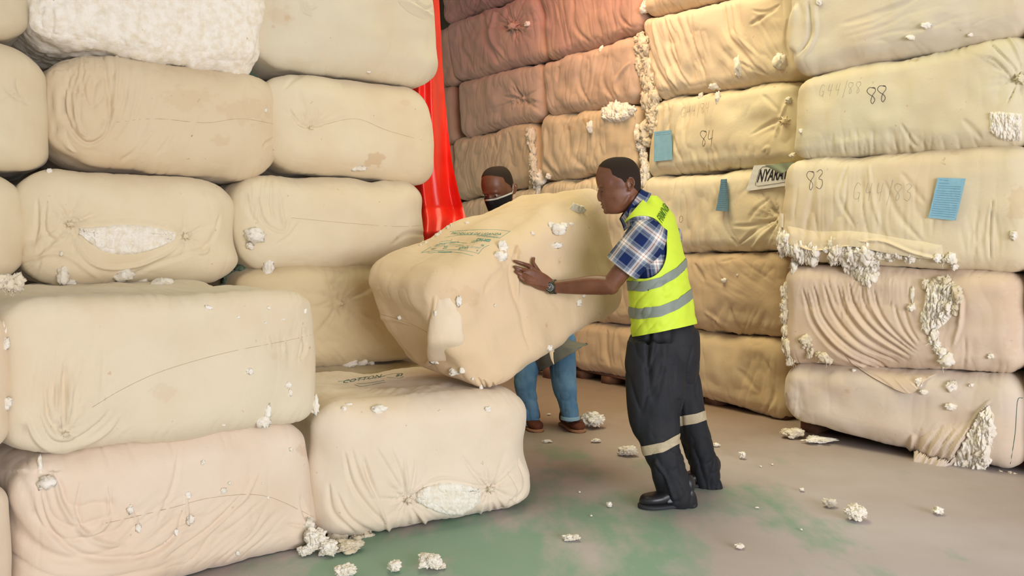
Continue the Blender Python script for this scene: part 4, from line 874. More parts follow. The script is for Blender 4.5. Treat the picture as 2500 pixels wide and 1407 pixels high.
def flat_text(s, fn, name, mat, parent, bold=0.02):
    cu = bpy.data.curves.new('t', 'FONT'); cu.body = s; cu.size = 1; cu.offset = bold; cu.resolution_u = 3
    ob = bpy.data.objects.new('t', cu); COL.objects.link(ob); dg = bpy.context.evaluated_depsgraph_get()
    me = bpy.data.meshes.new_from_object(ob.evaluated_get(dg)); v = np.array([p.co[:2] for p in me.vertices]); fs = [tuple(p.vertices) for p in me.polygons]
    bpy.data.objects.remove(ob); bpy.data.curves.remove(cu); bpy.data.meshes.remove(me)
    v[:, 0] = (v[:, 0] - v[:, 0].min()) / (v[:, 0].max() - v[:, 0].min()); v[:, 1] = v[:, 1] / max(v[:, 1].max(), 1e-6)
    W = np.array([fn(a, b) for a, b in v]); T_ = [(f[0], f[k], f[k + 1]) for f in fs for k in range(1, len(f) - 1)]
    o = make_obj(name, W, np.array(T_), mat, parent=parent, smooth=False); return o
flat_text('NYARATU', lambda a, b: on_sheet(V, n, .19 + a * .80, .68 - b * .5), 'lettering', M_BLACK, o)
ps = [tube(np.array([on_sheet(V, n, a, t) for a, t in q]), .0013, 5) for q in ([(.98, .82), (.25, .86), (.17, .80), (.17, .2), (.22, .08), (.98, .08)],)]
Vv, Fv = merge(ps); make_obj('border_line', Vv, Fv, M_BLACK, parent=o)
V2 = []
b = B['A3']
tri = [(1866, 404), (1938, 396), (1934, 412), (1905, 424)]
q = np.array(tri, float); G = np.zeros((16, 8, 3))
for i in range(16):
    for j in range(8):
        a, t = i / 15, j / 7; x, y = (q[0] * (1 - a) + q[1] * a) * (1 - t) + (q[3] * (1 - a) + q[2] * a) * t
        d = pix_ray(x, y); G[i, j] = CAM + d * (((V.mean((0, 1)) + n * (.03 + .006 * math.sin(a * 9))) - CAM) @ n) / (d @ n)
A = G.reshape(-1, 3); F4 = grid_faces(16, 8)
tag(make_obj('cloth_scrap', np.concatenate([A, A - n * .002]), np.concatenate([F4, F4[:, ::-1] + len(A)]), mat_plain('grey_green_cloth', (.25, .30, .21), .85)), 'grey green scrap of cloth hanging over the top of the white sign', 'cloth')

# ------------------------------------------------------------------ red tarpaulin
ed = np.array([(1064, -150), (1080, 150), (1086, 240), (1094, 320), (1104, 400), (1120, 470), (1137, 530), (1128, 600), (1120, 700), (1115, 800)], float)
le = np.array([(960, -150), (960, 150), (960, 240), (965, 320), (970, 400), (975, 470), (985, 540), (990, 620), (990, 700), (990, 800)], float)
nu, nv = 60, 90; G = np.zeros((nu, nv, 3)); tt = np.linspace(0, 1, nv); E = np.stack([np.interp(tt, np.linspace(0, 1, 10), ed[:, k]) for k in (0, 1)], 1); Lf = np.stack([np.interp(tt, np.linspace(0, 1, 10), le[:, k]) for k in (0, 1)], 1)
for i in range(nu):
    a = i / (nu - 1)
    for j in range(nv):
        x, y = Lf[j] * (1 - a) + E[j] * a; t = tt[j]
        Y = 5.35 + .10 * math.sin(a * 7 + t * 3) + .035 * math.sin(a * 21 + 5 * t) + .25 * max(0, a - .82) * 4 * (.6 + .4 * math.sin(t * 9)) + .03 * float(vn(a * 4, t * 7, 0, 77))
        if t > .62: Y += -.22 * (t - .62) / .1 * (1 if t < .72 else 0) + (-.22 if t >= .72 else 0) * (1 - .4 * abs(math.sin(t * 12)))
        G[i, j] = at_depth(x, y, Y)
A = G.reshape(-1, 3); F4 = grid_faces(nu, nv)
tag(make_obj('tarpaulin', np.concatenate([A, A + np.array([0, .006, 0])]), np.concatenate([F4, F4[:, ::-1] + len(A)]), M_RED), 'bright red tarpaulin hanging between the high left stack and the back wall', 'tarpaulin')
# dark net between bales at the left
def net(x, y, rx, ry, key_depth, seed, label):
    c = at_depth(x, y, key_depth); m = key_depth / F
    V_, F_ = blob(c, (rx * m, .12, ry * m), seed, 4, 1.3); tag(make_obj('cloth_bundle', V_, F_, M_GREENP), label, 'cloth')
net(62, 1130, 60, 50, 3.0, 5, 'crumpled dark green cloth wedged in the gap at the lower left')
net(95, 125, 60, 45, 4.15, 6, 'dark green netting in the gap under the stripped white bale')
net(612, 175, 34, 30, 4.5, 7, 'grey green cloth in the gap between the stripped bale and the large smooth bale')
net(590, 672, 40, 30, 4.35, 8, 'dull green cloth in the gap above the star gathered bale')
# pallets
def pallet(px0, px1, pl, off, z, label, n=3, h=.07):
    a = pl.col(px0, .05) + pl.n3 * off; c = pl.col(px1, .05) + pl.n3 * off; a[2] = c[2] = 0; L = np.linalg.norm(c - a); u = (c - a) / L; e = empty('pallet', a); tag(e, label, 'pallet')
    def bx(s0, s1, d0, d1, z0, z1, nm):
        P = [a + u * s + pl.n3 * d + np.array([0, 0, zz]) for s in (s0, s1) for d in (d0, d1) for zz in (z0, z1)]
        Fc = np.array([[0, 1, 3, 2], [4, 6, 7, 5], [0, 4, 5, 1], [2, 3, 7, 6], [0, 2, 6, 4], [1, 5, 7, 3]]); make_obj(nm, np.array(P), Fc, M_WOOD, parent=e, smooth=False)
    for k in range(n): s = k * (L - .12) / (n - 1); bx(s, s + .12, 0, .9, 0, h, 'bearer')
    for k in range(4): bx(0, L, .02 + k * .26, .16 + k * .26, h, h + .018, 'board')
pallet(1570, 1905, PMM, .06, 0, 'dark red wooden pallet under the brown bale behind the worker'); pallet(1400, 1555, PMM, .02, 0, 'reddish wooden pallet under the bale left of the dark trousers')
pallet(1250, 1392, PMM, -.25, 0, 'reddish wooden pallet on the floor seen between the jeans', h=.12); pallet(1915, 2480, PRW, .25, 0, 'dark wooden pallet under the pale bale at the lower right')
# ------------------------------------------------------------------ tufts on the floor
FT = [(1052, 1378, 26, 16, 'spread tuft of cotton at the front edge of the floor'), (1075, 1385, 14, 6, 'thin tail of cotton beside the spread tuft at the front'), (963, 1388, 15, 11, 'round cotton tuft left of the spread tuft at the front'), (845, 1400, 24, 12, 'cotton tuft cut by the bottom edge near the left bale'),
      (1393, 1316, 18, 6, 'flat leaf of cotton on the green floor before the worker'), (1805, 1337, 12, 5, 'small curled tuft of cotton on the grey floor near the bottom'), (2087, 1258, 24, 17, 'largest star shaped cotton tuft on the open floor at the right'), (2024, 1232, 14, 9, 'cotton tuft just left of the largest star shaped tuft'),
      (2290, 1250, 12, 9, 'lone cotton tuft on the floor at the far right'), (1487, 1235, 7, 6, 'small round cotton tuft left of the black shoe'), (1812, 1116, 8, 7, 'small cotton tuft right of the rear trouser leg'), (1957, 1198, 6, 4, 'tiny cotton tuft above the pair of tufts at the right'), (1533, 1106, 20, 9, 'flat tuft of cotton left of the front trouser band'),
      (1515, 1108, 8, 6, 'small lump joined to the flat tuft near the front trouser band'), (1447, 1033, 24, 15, 'frothy cotton tuft beside the brown boot'), (1455, 1078, 11, 4, 'thin crumb of cotton below the brown boot'), (1336, 1079, 12, 3, 'thin crumb of cotton between the single bale and the brown boot'), (1748, 1088, 8, 4, 'crumb of cotton behind the rear trouser leg'),
      (1443, 1241 + 20, 3, 2, 'speck of cotton on the floor left of the black shoe'), (1848, 1241, 5, 2, 'speck of cotton right of the black shoe'), (1885, 1135, 3, 2, 'speck of cotton left of the pale bale with the flap'), (1857, 1140, 3, 2, 'speck of cotton on the floor behind the worker at the right'), (1956, 1295, 3, 2, 'speck of cotton in the middle of the right floor'),
      (1415, 1178 + 25, 3, 2, 'speck of cotton on the brownish floor before the shoe'), (1340, 1013, 5, 2, 'crumb of cotton between the legs of the masked man'), (1935, 1062, 26, 10, 'cotton lump on the floor under the left end of the pale right bale'), (2000, 1078, 34, 6, 'long strip of cotton along the foot of the pale right bale'),
      (770, 1330, 26, 26, 'cotton heap on the floor between the two front stacks'), (800, 1345, 20, 16, 'small cotton heap at the corner of the single floor bale'), (850, 1338, 34, 12, 'yellowed cotton pressed flat under the single floor bale'), (745, 1350, 16, 10, 'cotton tuft at the foot of the low left stack')]
for i, (x, y, rx, ry, lab) in enumerate(FT):
    g = floor_at(x, y + ry * .8); m = (g - CAM) @ FWD / F; ax = max(rx, ry)
    V_, F_ = blob((0, 0, 0), (rx * m, max(min(rx, ry * 2) * m, .006), ry * m * 1.05), 300 + i * 13, 5 if ax > 13 else (4 if ax > 7 else 3), 1.05)
    if ax > 13:
        rs = np.random.RandomState(i); ex = [(V_, F_)]
        for k in range(7):
            t = rs.rand() * 6.28; ex.append(blob((math.cos(t) * rx * m * .75, math.sin(t) * rx * m * .5, (rs.rand() - .3) * ry * m * .9), np.array([rx, rx, ry]) * m * (.25 + .25 * rs.rand()), 900 + i * 31 + k, 4, 1.1))
        V_, F_ = merge(ex)
    V_ = V_ + g; V_[:, 2] += -V_[:, 2].min() + .001
    tag(make_obj('cotton_tuft', V_, F_, M_COTD if 'yellowed' in lab or 'under' in lab else M_COT), lab, 'cotton tuft', 'cotton tufts on the floor')
# ------------------------------------------------------------------ people
def loft(secs, k=36, sub=6, cap=True, p=1.0):
    """closed tube through sections (centre, axis1, axis2); smooth interpolation between them"""
    A = np.array([np.concatenate(s) for s in secs], float)
    A = catmull(A, sub) if len(A) > 2 else np.linspace(A[0], A[1], sub * 2)
    th = np.arange(k) / k * 2 * np.pi; c, s = np.cos(th), np.sin(th)
    if p != 1.0: c = np.sign(c) * np.abs(c) ** p; s = np.sign(s) * np.abs(s) ** p
    V = A[None, :, 0:3] + c[:, None, None] * A[None, :, 3:6] + s[:, None, None] * A[None, :, 6:9]
    n = len(A); Fq = grid_faces(k, n, True); Vv = V.reshape(-1, 3)
    if not cap: return Vv, Fq
    Ft = np.concatenate([Fq[:, [0, 1, 2]], Fq[:, [0, 2, 3]]]); m = len(Vv)
    Vv = np.concatenate([Vv, A[:1, :3], A[-1:, :3]]); i = np.arange(k); j = (i + 1) % k
    Ft = np.concatenate([Ft, np.stack([j * n, i * n, np.full(k, m)], 1), np.stack([i * n + n - 1, j * n + n - 1, np.full(k, m + 1)], 1)])
    return Vv, Ft
def limb(pts, rad, flat=None, k=20, sub=6):
    """tapered round limb with closed ends; rad per point; flat = (axis, factor)"""
    P = np.array(pts, float); secs = []
    T = np.gradient(P, axis=0); T /= np.linalg.norm(T, axis=1)[:, None]
    ref = np.array([0, 1., 0]) if abs(T[:, 1]).mean() < .8 else np.array([0, 0, 1.])
    rad = [np.broadcast_to(np.asarray(r_, float), (2,)) for r_ in rad]
    P2 = [P[0] - T[0] * rad[0][0] * .75] + list(P) + [P[-1] + T[-1] * rad[-1][0] * .75]; R2 = [rad[0] * .5] + list(rad) + [rad[-1] * .5]; T2 = [T[0]] + list(T) + [T[-1]]
    for q, r, t in zip(P2, R2, T2):
        a = np.cross(t, ref); a /= np.linalg.norm(a); b = np.cross(t, a)
        secs.append((q, a * r[0], b * r[1]))
    return loft(secs, k, sub)
def ball(c, r, ax=None, k=3):
    V, Fc = ICO[k]; W = V * np.broadcast_to(np.asarray(r, float), (3,))
    if ax is not None: W = W @ np.array(ax)
    return W + np.array(c), Fc
def fuse(parts, voxel, smooth=3):
    V, Fc = merge(parts); me = bpy.data.meshes.new('f'); me.from_pydata(V.tolist(), [], Fc.tolist()); me.update()
    ob = bpy.data.objects.new('f', me); COL.objects.link(ob)
    m = ob.modifiers.new('r', 'REMESH'); m.mode = 'VOXEL'; m.voxel_size = voxel; m.adaptivity = 0
    dg = bpy.context.evaluated_depsgraph_get(); e = bpy.data.meshes.new_from_object(ob.evaluated_get(dg))
    n = len(e.vertices); W = np.empty(n * 3, np.float32); e.vertices.foreach_get('co', W); W = W.reshape(-1, 3).astype(float)
    L = np.empty(len(e.loops), np.int32); e.loops.foreach_get('vertex_index', L); lt = np.empty(len(e.polygons), np.int32); e.polygons.foreach_get('loop_total', lt)
    assert (lt == 4).all(); Q = L.reshape(-1, 4)
    bpy.data.objects.remove(ob); bpy.data.meshes.remove(e)
    E = np.concatenate([Q[:, [0, 1]], Q[:, [1, 2]], Q[:, [2, 3]], Q[:, [3, 0]]]); deg = np.bincount(E.ravel(), minlength=n)[:, None]
    for i in range(smooth * 2):
        S = np.zeros_like(W)
        for a, b in ((0, 1), (1, 0)): 
            for k in range(3): S[:, k] += np.bincount(E[:, a], weights=W[E[:, b], k], minlength=n)
        W += (S / deg - W) * (.5 if i % 2 == 0 else -.42)
    return W, Q
def vnormals(W, Q):
    tri = np.cross(W[Q[:, 2 if Q.shape[1] == 4 else 1]] - W[Q[:, 0]], W[Q[:, -1]] - W[Q[:, 1 if Q.shape[1] == 4 else 0]]); Nn = np.zeros_like(W)
    for k in range(Q.shape[1]): np.add.at(Nn, Q[:, k], tri)
    return Nn / (np.linalg.norm(Nn, axis=1)[:, None] + 1e-12)
def clip(V, Fc, f, attrs=None):
    """keep the part of a triangle mesh where f > 0, cutting faces cleanly"""
    if Fc.shape[1] == 4: Fc = np.concatenate([Fc[:, [0, 1, 2]], Fc[:, [0, 2, 3]]])
    pos = f > 0; cnt = pos[Fc].sum(1); out = [Fc[cnt == 3]]; Vn = [V]; fn = len(V); An = [attrs] if attrs is not None else None; cache = {}; newp = []; newa = []
    def cut(a, b):
        nonlocal fn
        k = (min(a, b), max(a, b))
        if k not in cache:
            t = f[a] / (f[a] - f[b]); newp.append(V[a] + (V[b] - V[a]) * t)
            if attrs is not None: newa.append(attrs[a] + (attrs[b] - attrs[a]) * t)
            cache[k] = fn; fn += 1
        return cache[k]
    ex = []
    for tr in Fc[cnt == 1]:
        i = int(np.argmax(pos[tr])); a, b, c = tr[i], tr[(i + 1) % 3], tr[(i + 2) % 3]; ex.append((a, cut(a, b), cut(a, c)))
    for tr in Fc[cnt == 2]:
        i = int(np.argmin(pos[tr])); a, b, c = tr[i], tr[(i + 1) % 3], tr[(i + 2) % 3]; p, q = cut(a, b), cut(a, c); ex += [(p, b, c), (p, c, q)]
    if ex: out.append(np.array(ex))
    if newp: Vn.append(np.array(newp))
    V2 = np.concatenate(Vn); F2 = np.concatenate(out); A2 = None
    if attrs is not None: A2 = np.concatenate([attrs] + ([np.array(newa)] if newa else []))
    u, inv = np.unique(F2, return_inverse=True); F2 = inv.reshape(F2.shape)
    return V2[u], F2, (A2[u] if A2 is not None else None)
def shell(V, Fc, off, thick=0.0, Nn=None):
    Nn = vnormals(V, Fc) if Nn is None else Nn
    A = V + Nn * off
    if thick: return np.concatenate([A, V + Nn * (off - thick)]), np.concatenate([Fc, Fc[:, ::-1] + len(V)])
    return A, Fc

def mat_skin():
    m, nt, b = newmat('dark_skin'); v = coords(nt)
    c = mixc(nt, ramp(nt, noise(nt, v, 14, 4), [(.35, (0, 0, 0)), (.7, (1, 1, 1))]), (.135, .050, .024), (.20, .080, .040))
    link(nt, c, b.inputs['Base Color']); b.inputs['Roughness'].default_value = .42; b.inputs['Specular IOR Level'].default_value = .5
    b.inputs['Subsurface Weight'].default_value = .12; b.inputs['Subsurface Radius'].default_value = (.02, .008, .004); b.inputs['Subsurface Scale'].default_value = .3
    bump(nt, b, [(noise(nt, v, 320, 3), .25, .0008), (noise(nt, v, 60, 3), .12, .002)]); return m
def stripes(nt, val, per, stops):
    d = N(nt, 'ShaderNodeMath', operation='DIVIDE'); link(nt, val, d.inputs[0]); d.inputs[1].default_value = per
    fr = N(nt, 'ShaderNodeMath', operation='FRACT'); link(nt, d.outputs[0], fr.inputs[0])
    r = N(nt, 'ShaderNodeValToRGB'); r.color_ramp.interpolation = 'CONSTANT'; e = r.color_ramp.elements
    while len(e) < len(stops): e.new(.5)
    for i, (p, c) in enumerate(stops): e[i].position = p; e[i].color = (*c, 1)
    link(nt, fr.outputs[0], r.inputs[0]); return r.outputs[0]
def mat_plaid():
    m, nt, b = newmat('plaid_cotton'); u = N(nt, 'ShaderNodeAttribute', attribute_name='pu').outputs['Fac']; v = N(nt, 'ShaderNodeAttribute', attribute_name='pv').outputs['Fac']
    navy, grey, wht, org, dk = (.010, .022, .09), (.22, .27, .33), (.80, .76, .68), (.45, .17, .08), (.08, .05, .06)
    st = [(0, navy), (.40, grey), (.48, dk), (.50, grey), (.58, wht), (.675, org), (.705, wht), (.80, grey), (.88, dk), (.90, grey)]
    a = stripes(nt, u, .115, st); c = stripes(nt, v, .115, st); col = mixc(nt, .5, a, c)
    link(nt, col, b.inputs['Base Color']); b.inputs['Roughness'].default_value = .9; b.inputs['Specular IOR Level'].default_value = .15
    co = coords(nt); bump(nt, b, [(noise(nt, co, 25, 4), .25, .005), (noise(nt, co, 500, 2), .2, .0006)]); return m
M_SKIN = mat_skin(); M_PLAID = mat_plaid()
M_HAIR = mat_plain('cropped_black_hair', (.027, .017, .011), .85, spec=.2, bumps=[(420, .8, .0015)])
M_VEST = mat_plain('fluorescent_yellow', (.58, .76, .05), .6, spec=.3, bumps=[(12, .3, .01), (300, .2, .0006)])
M_REFL = mat_plain('reflective_tape', (.21, .25, .21), .5, metal=.0, bumps=[(40, .15, .003)])
M_TROU = mat_plain('black_workwear', (.010, .012, .016), .7, spec=.3, var=(6, (.017, .018, .021)), bumps=[(22, .5, .008), (90, .2, .002)])
M_BAND = mat_plain('beige_reflective_band', (.47, .40, .27), .6, var=(40, (.38, .32, .20)))
M_SHOE = mat_plain('black_leather', (.014, .014, .017), .4, spec=.5, bumps=[(60, .2, .002)]); M_SOLE = mat_plain('dark_rubber', (.03, .032, .036), .7)
M_JEAN = mat_plain('blue_denim', (.075, .19, .33), .85, var=(7, (.16, .31, .46)), bumps=[(14, .5, .012), (300, .3, .0008)])
M_JHEM = mat_plain('faded_denim', (.26, .42, .52), .85)
M_COAT = mat_plain('grey_coat_cloth', (.15, .155, .13), .85, bumps=[(16, .4, .01)])
M_BROWN = mat_plain('brown_suede', (.115, .032, .014), .75, var=(18, (.075, .02, .01)), bumps=[(60, .3, .002)]); M_TAN = mat_plain('tan_crepe_sole', (.34, .17, .09), .8); M_LACE = mat_plain('tan_lace', (.42, .24, .12), .8)
M_WATCH = mat_plain('olive_steel', (.055, .062, .045), .35, metal=.6); M_DIAL = mat_plain('dark_dial', (.09, .10, .09), .3); M_SILV = mat_plain('bright_steel', (.62, .64, .62), .25, metal=.5)
M_MASK = mat_plain('black_face_mask', (.012, .012, .014), .8); M_MTRIM = mat_plain('white_elastic', (.60, .62, .54), .8)
M_EYE = mat_plain('eye_white', (.45, .38, .32), .3); M_IRIS = mat_plain('dark_iris', (.01, .006, .004), .2); M_LIP = mat_plain('lip', (.13, .045, .032), .5)
M_VTXT = mat_plain('green_print', (.075, .19, .012), .7)

# ---- a head in local axes: x forward, y to its left, z up; metres. Slices: z, front x, back x, half width
HS = .00199
def head_parts():
    sl = [(385, 1496, 1526, .024), (389, 1482, 1538, .045), (396, 1470, 1548, .060), (407, 1461, 1556, .071), (420, 1456, 1561, .077), (435, 1454, 1563, .080), (448, 1456, 1564, .079), (457, 1459, 1564, .077),
          (465, 1464, 1563, .073), (474, 1466, 1560, .071), (482, 1466, 1556, .069), (490, 1468, 1550, .065), (498, 1470, 1546, .060), (506, 1472, 1540, .054), (513, 1475, 1532, .047), (519, 1479, 1522, .037), (523, 1486, 1510, .022)]
    secs = []
    for y, f, b, w_ in sl:
        z = (455 - y) * HS; cx = (1510 - (f + b) / 2) * HS; hx = (b - f) / 2 * HS
        secs.append(((cx, 0, z), (hx, 0, 0), (0, w_, 0)))
    L = lambda x, y, l=0: np.array([(1510 - x) * HS, l, (455 - y) * HS])
    ps = [loft(secs, 48, 4, p=.86)]
    ps.append(limb([L(1466, 462), L(1463, 474), L(1464, 484)], [(.010, .008), (.011, .010), (.012, .013)]))     # nose bridge
    ps.append(ball(L(1465, 487), (.012, .013, .011)))
    for s in (1, -1):
        ps.append(ball(L(1470, 490, .012 * s), (.011, .008, .008)))                                             # wings of the nose
        ps.append(ball(L(1464, 456, .026 * s), (.012, .024, .007)))                                             # brow
        ps.append(ball(L(1486, 476, .044 * s), (.022, .017, .016)))                                             # cheekbone
        ps.append(ball(L(1474, 466, .030 * s), (.012, .014, .010)))                                             # closed lid
        # ear
        e = [L(1532, 462, .079 * s), L(1528, 450, .081 * s), L(1532, 441, .086 * s), L(1539, 440, .090 * s), L(1544, 446, .091 * s), L(1544, 455, .089 * s), L(1540, 462, .085 * s), L(1535, 468, .080 * s)]
        ps.append(limb(catmull(e, 3), [.0042] * (len(e) * 3 - 2), k=10, sub=1))
        ps.append(ball(L(1537, 454, .076 * s), (.014, .008, .021))); ps.append(ball(L(1534, 467, .078 * s), (.009, .005, .007))); ps.append(limb([L(1536, 447, .084 * s), L(1539, 453, .086 * s), L(1536, 460, .083 * s)], [.003] * 3, k=8, sub=3))
    ps.append(ball(L(1472, 499.5), (.012, .023, .0062))); ps.append(ball(L(1474, 507), (.012, .020, .0066))); ps.append(ball(L(1481, 517), (.016, .022, .013)))
    for s in (1, -1): ps.append(limb([L(1492, 514, .022 * s), L(1508, 507, .036 * s), L(1522, 496, .048 * s), L(1532, 480, .056 * s)], [.013, .015, .016, .013]))
    return ps
def xf(parts, M, o):
    return [(V @ np.array(M) + np.array(o), Fc) for V, Fc in parts]
def hair_field(V, M, o):
    """> 0 on the scalp, in head axes"""
    l = (V - np.array(o)) @ np.linalg.inv(np.array(M)); x = 1510 - l[:, 0] / HS; y = 455 - l[:, 2] / HS
    hx = [1440, 1456, 1466, 1478, 1488, 1493, 1505, 1515, 1524, 1527, 1546, 1556, 1566, 1600]; hy = [396, 402, 409, 413, 416, 430, 437, 441, 452, 440, 462, 470, 474, 474]
    return np.interp(x, hx, hy) - y - 400 * (np.hypot((x - 1537) / 12, (y - 454) / 17) < 1) * (np.abs(l[:, 1]) > .066)
def shoe(root, M, o, ln, wd, mats, laces=False, strap=False, high=.10):
    """built along local x (toe at +x), y sideways, z up, heel at the origin"""
    up, so = mats
    S = lambda x, w_, h, z0=.018, cy=0: ((x * ln, cy, z0 + h / 2), (0, w_ * wd, 0), (0, 0, h / 2))
    body = [S(.0, .30, .05), S(.05, .40, high), S(.22, .42, high * 1.02), S(.38, .41, high * .86), S(.5, .44, .072), S(.66, .50, .056), S(.82, .49, .050), S(.94, .36, .042), S(1.0, .16, .024)]
    V, Fc = fuse([loft(body, 28, 5, p=.8)] + ([limb([(.14 * ln, 0, high), (.12 * ln, 0, high + .04)], [.042, .040])]), .005, 2)
    root_add(root, 'shoe_upper', [(V, Fc)], M, o, up)
    sole = [((x * ln, 0, .011), (0, w_ * wd, 0), (0, 0, .011)) for x, w_ in ((-.02, .26), (.03, .43), (.25, .45), (.45, .45), (.68, .55), (.85, .53), (.97, .36), (1.03, .12))]
    root_add(root, 'shoe_sole', [loft(sole, 24, 5, p=.55)], M, o, so)
    if strap: root_add(root, 'shoe_strap', [loft([((.50 * ln, -.46 * wd, .03), (.016, 0, 0), (0, .003, .001)), ((.48 * ln, -.30 * wd, .082), (.016, 0, 0), (0, .003, .003)), ((.48 * ln, 0, .095), (.016, 0, 0), (0, 0, .004)), ((.48 * ln, .30 * wd, .082), (.016, 0, 0), (0, -.003, .003)), ((.50 * ln, .46 * wd, .03), (.016, 0, 0), (0, -.003, .001))], 12, 6)], M, o, up)
    if laces:
        ps = []
        for k in range(4):
            x = (.42 + k * .055) * ln; z = .096 - k * .008
            ps.append(limb([(x, -.022, z - .006), (x + .008, 0, z + .004), (x, .022, z - .006)], [.0022] * 3, k=8)); ps.append(limb([(x, .022, z - .006), (x + .016, 0, z + .001), (x + .02, -.022, z - .012)], [.0022] * 3, k=8))
        ps.append(limb([(.42 * ln, 0, .10), (.44 * ln, .03, .112), (.46 * ln, .045, .09)], [.0024] * 3, k=8)); ps.append(limb([(.42 * ln, 0, .10), (.44 * ln, -.03, .112), (.46 * ln, -.045, .09)], [.0024] * 3, k=8))
        root_add(root, 'laces', ps, M, o, M_LACE)
def root_add(root, name, parts, M, o, mat):
    V, Fc = merge(xf(parts, M, o)); return make_obj(name, V, Fc, mat, parent=root)
def axes(f, up=(0, 0, 1)):
    f = np.array(f, float); f /= np.linalg.norm(f); l = np.cross(up, f); l /= np.linalg.norm(l); u = np.cross(f, l); return np.array([f, l, u])
J = at_depth
def finger(pts, r0, r1): return limb(pts, list(np.linspace(r0, r1, len(pts))), k=12, sub=3)
def hand_parts(wrist, knuckles, tips, thumb, nrm, r=.0096, bend=.012):
    """wrist point, four knuckles, four finger tips, thumb points; nrm = direction out of the back of the hand"""
    ps = []; w = np.array(wrist); nrm = np.array(nrm) / np.linalg.norm(nrm)
    for i, (k, t) in enumerate(zip(knuckles, tips)):
        k, t = np.array(k), np.array(t); rr = r * (1, 1.05, 1, .88)[i]
        m1 = k + (t - k) * .42 + nrm * bend; m2 = k + (t - k) * .75 + nrm * bend * .7
        ps.append(finger([k, m1, m2, t], rr * 1.12, rr * .82)); ps.append(ball(k + nrm * .002, rr * 1.25)); ps.append(ball(m1 + nrm * .001, rr * 1.06))
        ps.append(limb([w + (k - w) * .12, w + (k - w) * .55, k], [.017, .0145, .0115], k=14, sub=4))
    ps.append(limb([w, w + (np.array(thumb[0]) - w) * .6, thumb[0]], [.017, .016, .0135], k=14, sub=4)); ps.append(finger(thumb, .0125, .0085))
    return ps

# =================================================== worker in the yellow vest
fw = np.array([-.87, .49, 0]); lw = np.array([-.49, -.87, 0]); Yb = 3.97
foot = floor_at(1600, 1243)
W1 = empty('person', (J(1640, 1240, 3.92)[0], 3.92, 0))
tag(W1, 'man in a fluorescent yellow vest and plaid shirt pushing the tilted bale', 'person', 'men handling the tilted bale')
def sec(x, y, Y, a, b, f=fw, l=lw, dz=0):
    return (J(x, y, Y), l * a + np.array([0, 0, dz]), f * b)
tors = [(1624, 830, Yb, .165, .125), (1620, 790, Yb, .165, .125), (1614, 730, Yb, .160, .120), (1606, 660, Yb, .165, .118), (1598, 600, Yb, .182, .115), (1592, 555, Yb, .196, .104), (1586, 520, Yb, .185, .088), (1577, 500, Yb, .12, .07), (1566, 485, Yb, .06, .05)]
HM = axes((-1, .06, 0)); HO = J(1510, 455, 3.93); HM = HM * 1.0
def head_pt(x, y, l=0): return np.array([(1510 - x) * HS, l, (455 - y) * HS]) @ HM + HO
shL = J(1592, 568, 3.80); elL = J(1490, 697, 3.84); wrL = J(1338, 700, 3.90)
T_ = B['T']; fc = lambda x, y, o_: hit(T_, x, y, o_)
kn = [fc(1280, 653, .026), fc(1274, 665, .028), fc(1272, 678, .026), fc(1277, 691, .022)]
tp = [fc(1256, 640, .007), fc(1256, 652, .007), fc(1259, 664, .007), fc(1265, 677, .007)]
wrL = fc(1334, 700, .045); thb = [fc(1308, 670, .026), fc(1299, 655, .024), fc(1295, 643, .02), fc(1298, 632, .018)]
bn = (CAM - kn[1]) / np.linalg.norm(CAM - kn[1])
elL = elL * 1.0; 
shR = J(1628, 566, 4.12); elR = J(1600, 690, 4.42); wrR = J(1560, 655, 4.52)
bp = xf(head_parts(), HM, HO)
bp.append(limb([head_pt(1534, 478), J(1548, 505, 3.95), J(1566, 540, Yb)], [(.060, .056), (.060, .058), (.075, .07)]))
bp.append(loft([sec(x, y, Y, a * .78, b * .78) for x, y, Y, a, b in tors[1:]], 32, 5))
bp.append(limb([shL + np.array([0, .02, -.02]), shL * .5 + elL * .5, elL], [.046, .047, .042])); bp.append(limb([elL, elL * .72 + wrL * .28 + np.array([0, 0, .004]), elL * .35 + wrL * .65, wrL], [(.044, .044), (.048, .045), (.039, .036), (.029, .031)]))
bp.append(ball(elL + np.array([.004, 0, -.006]), .040))
bp += hand_parts(wrL, kn, tp, thb, bn)
pc = (sum(kn) / 4 + wrL) / 2; pa = wrL - sum(kn) / 4; pl_ = np.linalg.norm(pa); pa /= pl_; pb = np.cross(pa, bn); bp.append(ball(pc + bn * .002, (pl_ * .66, .043, .017), axes(pa, np.cross(pa, pb)) if abs(np.cross(pa, pb) @ bn) > 0 else None))
bp.append(limb([shR, shR * .5 + elR * .5, elR], [.054, .048, .040])); bp.append(limb([elR, (elR + wrR) / 2, wrR], [.040, .036, .026]))
rk = [wrR + np.array([-.075, .0, .03 - .02 * i]) for i in range(4)]; rt = [k + np.array([-.055, -.03, .0]) for k in rk]
bp += hand_parts(wrR, rk, rt, [wrR + np.array([-.03, 0, .03]), wrR + np.array([-.06, -.01, .06]), wrR + np.array([-.08, -.03, .07])], (.2, .9, 0))
lgL = [J(1610, 850, 3.90), J(1598, 1000, 3.82), J(1650, 1200, 3.84)]; lgR = [J(1640, 850, 4.04), J(1680, 1000, 4.10), J(1735, 1180, 4.12)]
for lg in (lgL, lgR): bp.append(limb([lg[0], (lg[0] + lg[1]) / 2, lg[1], (lg[1] * .6 + lg[2] * .4), lg[2]], [.072, .066, .05, .048, .034]))
BV, BQ = fuse(bp, .0042, 2)
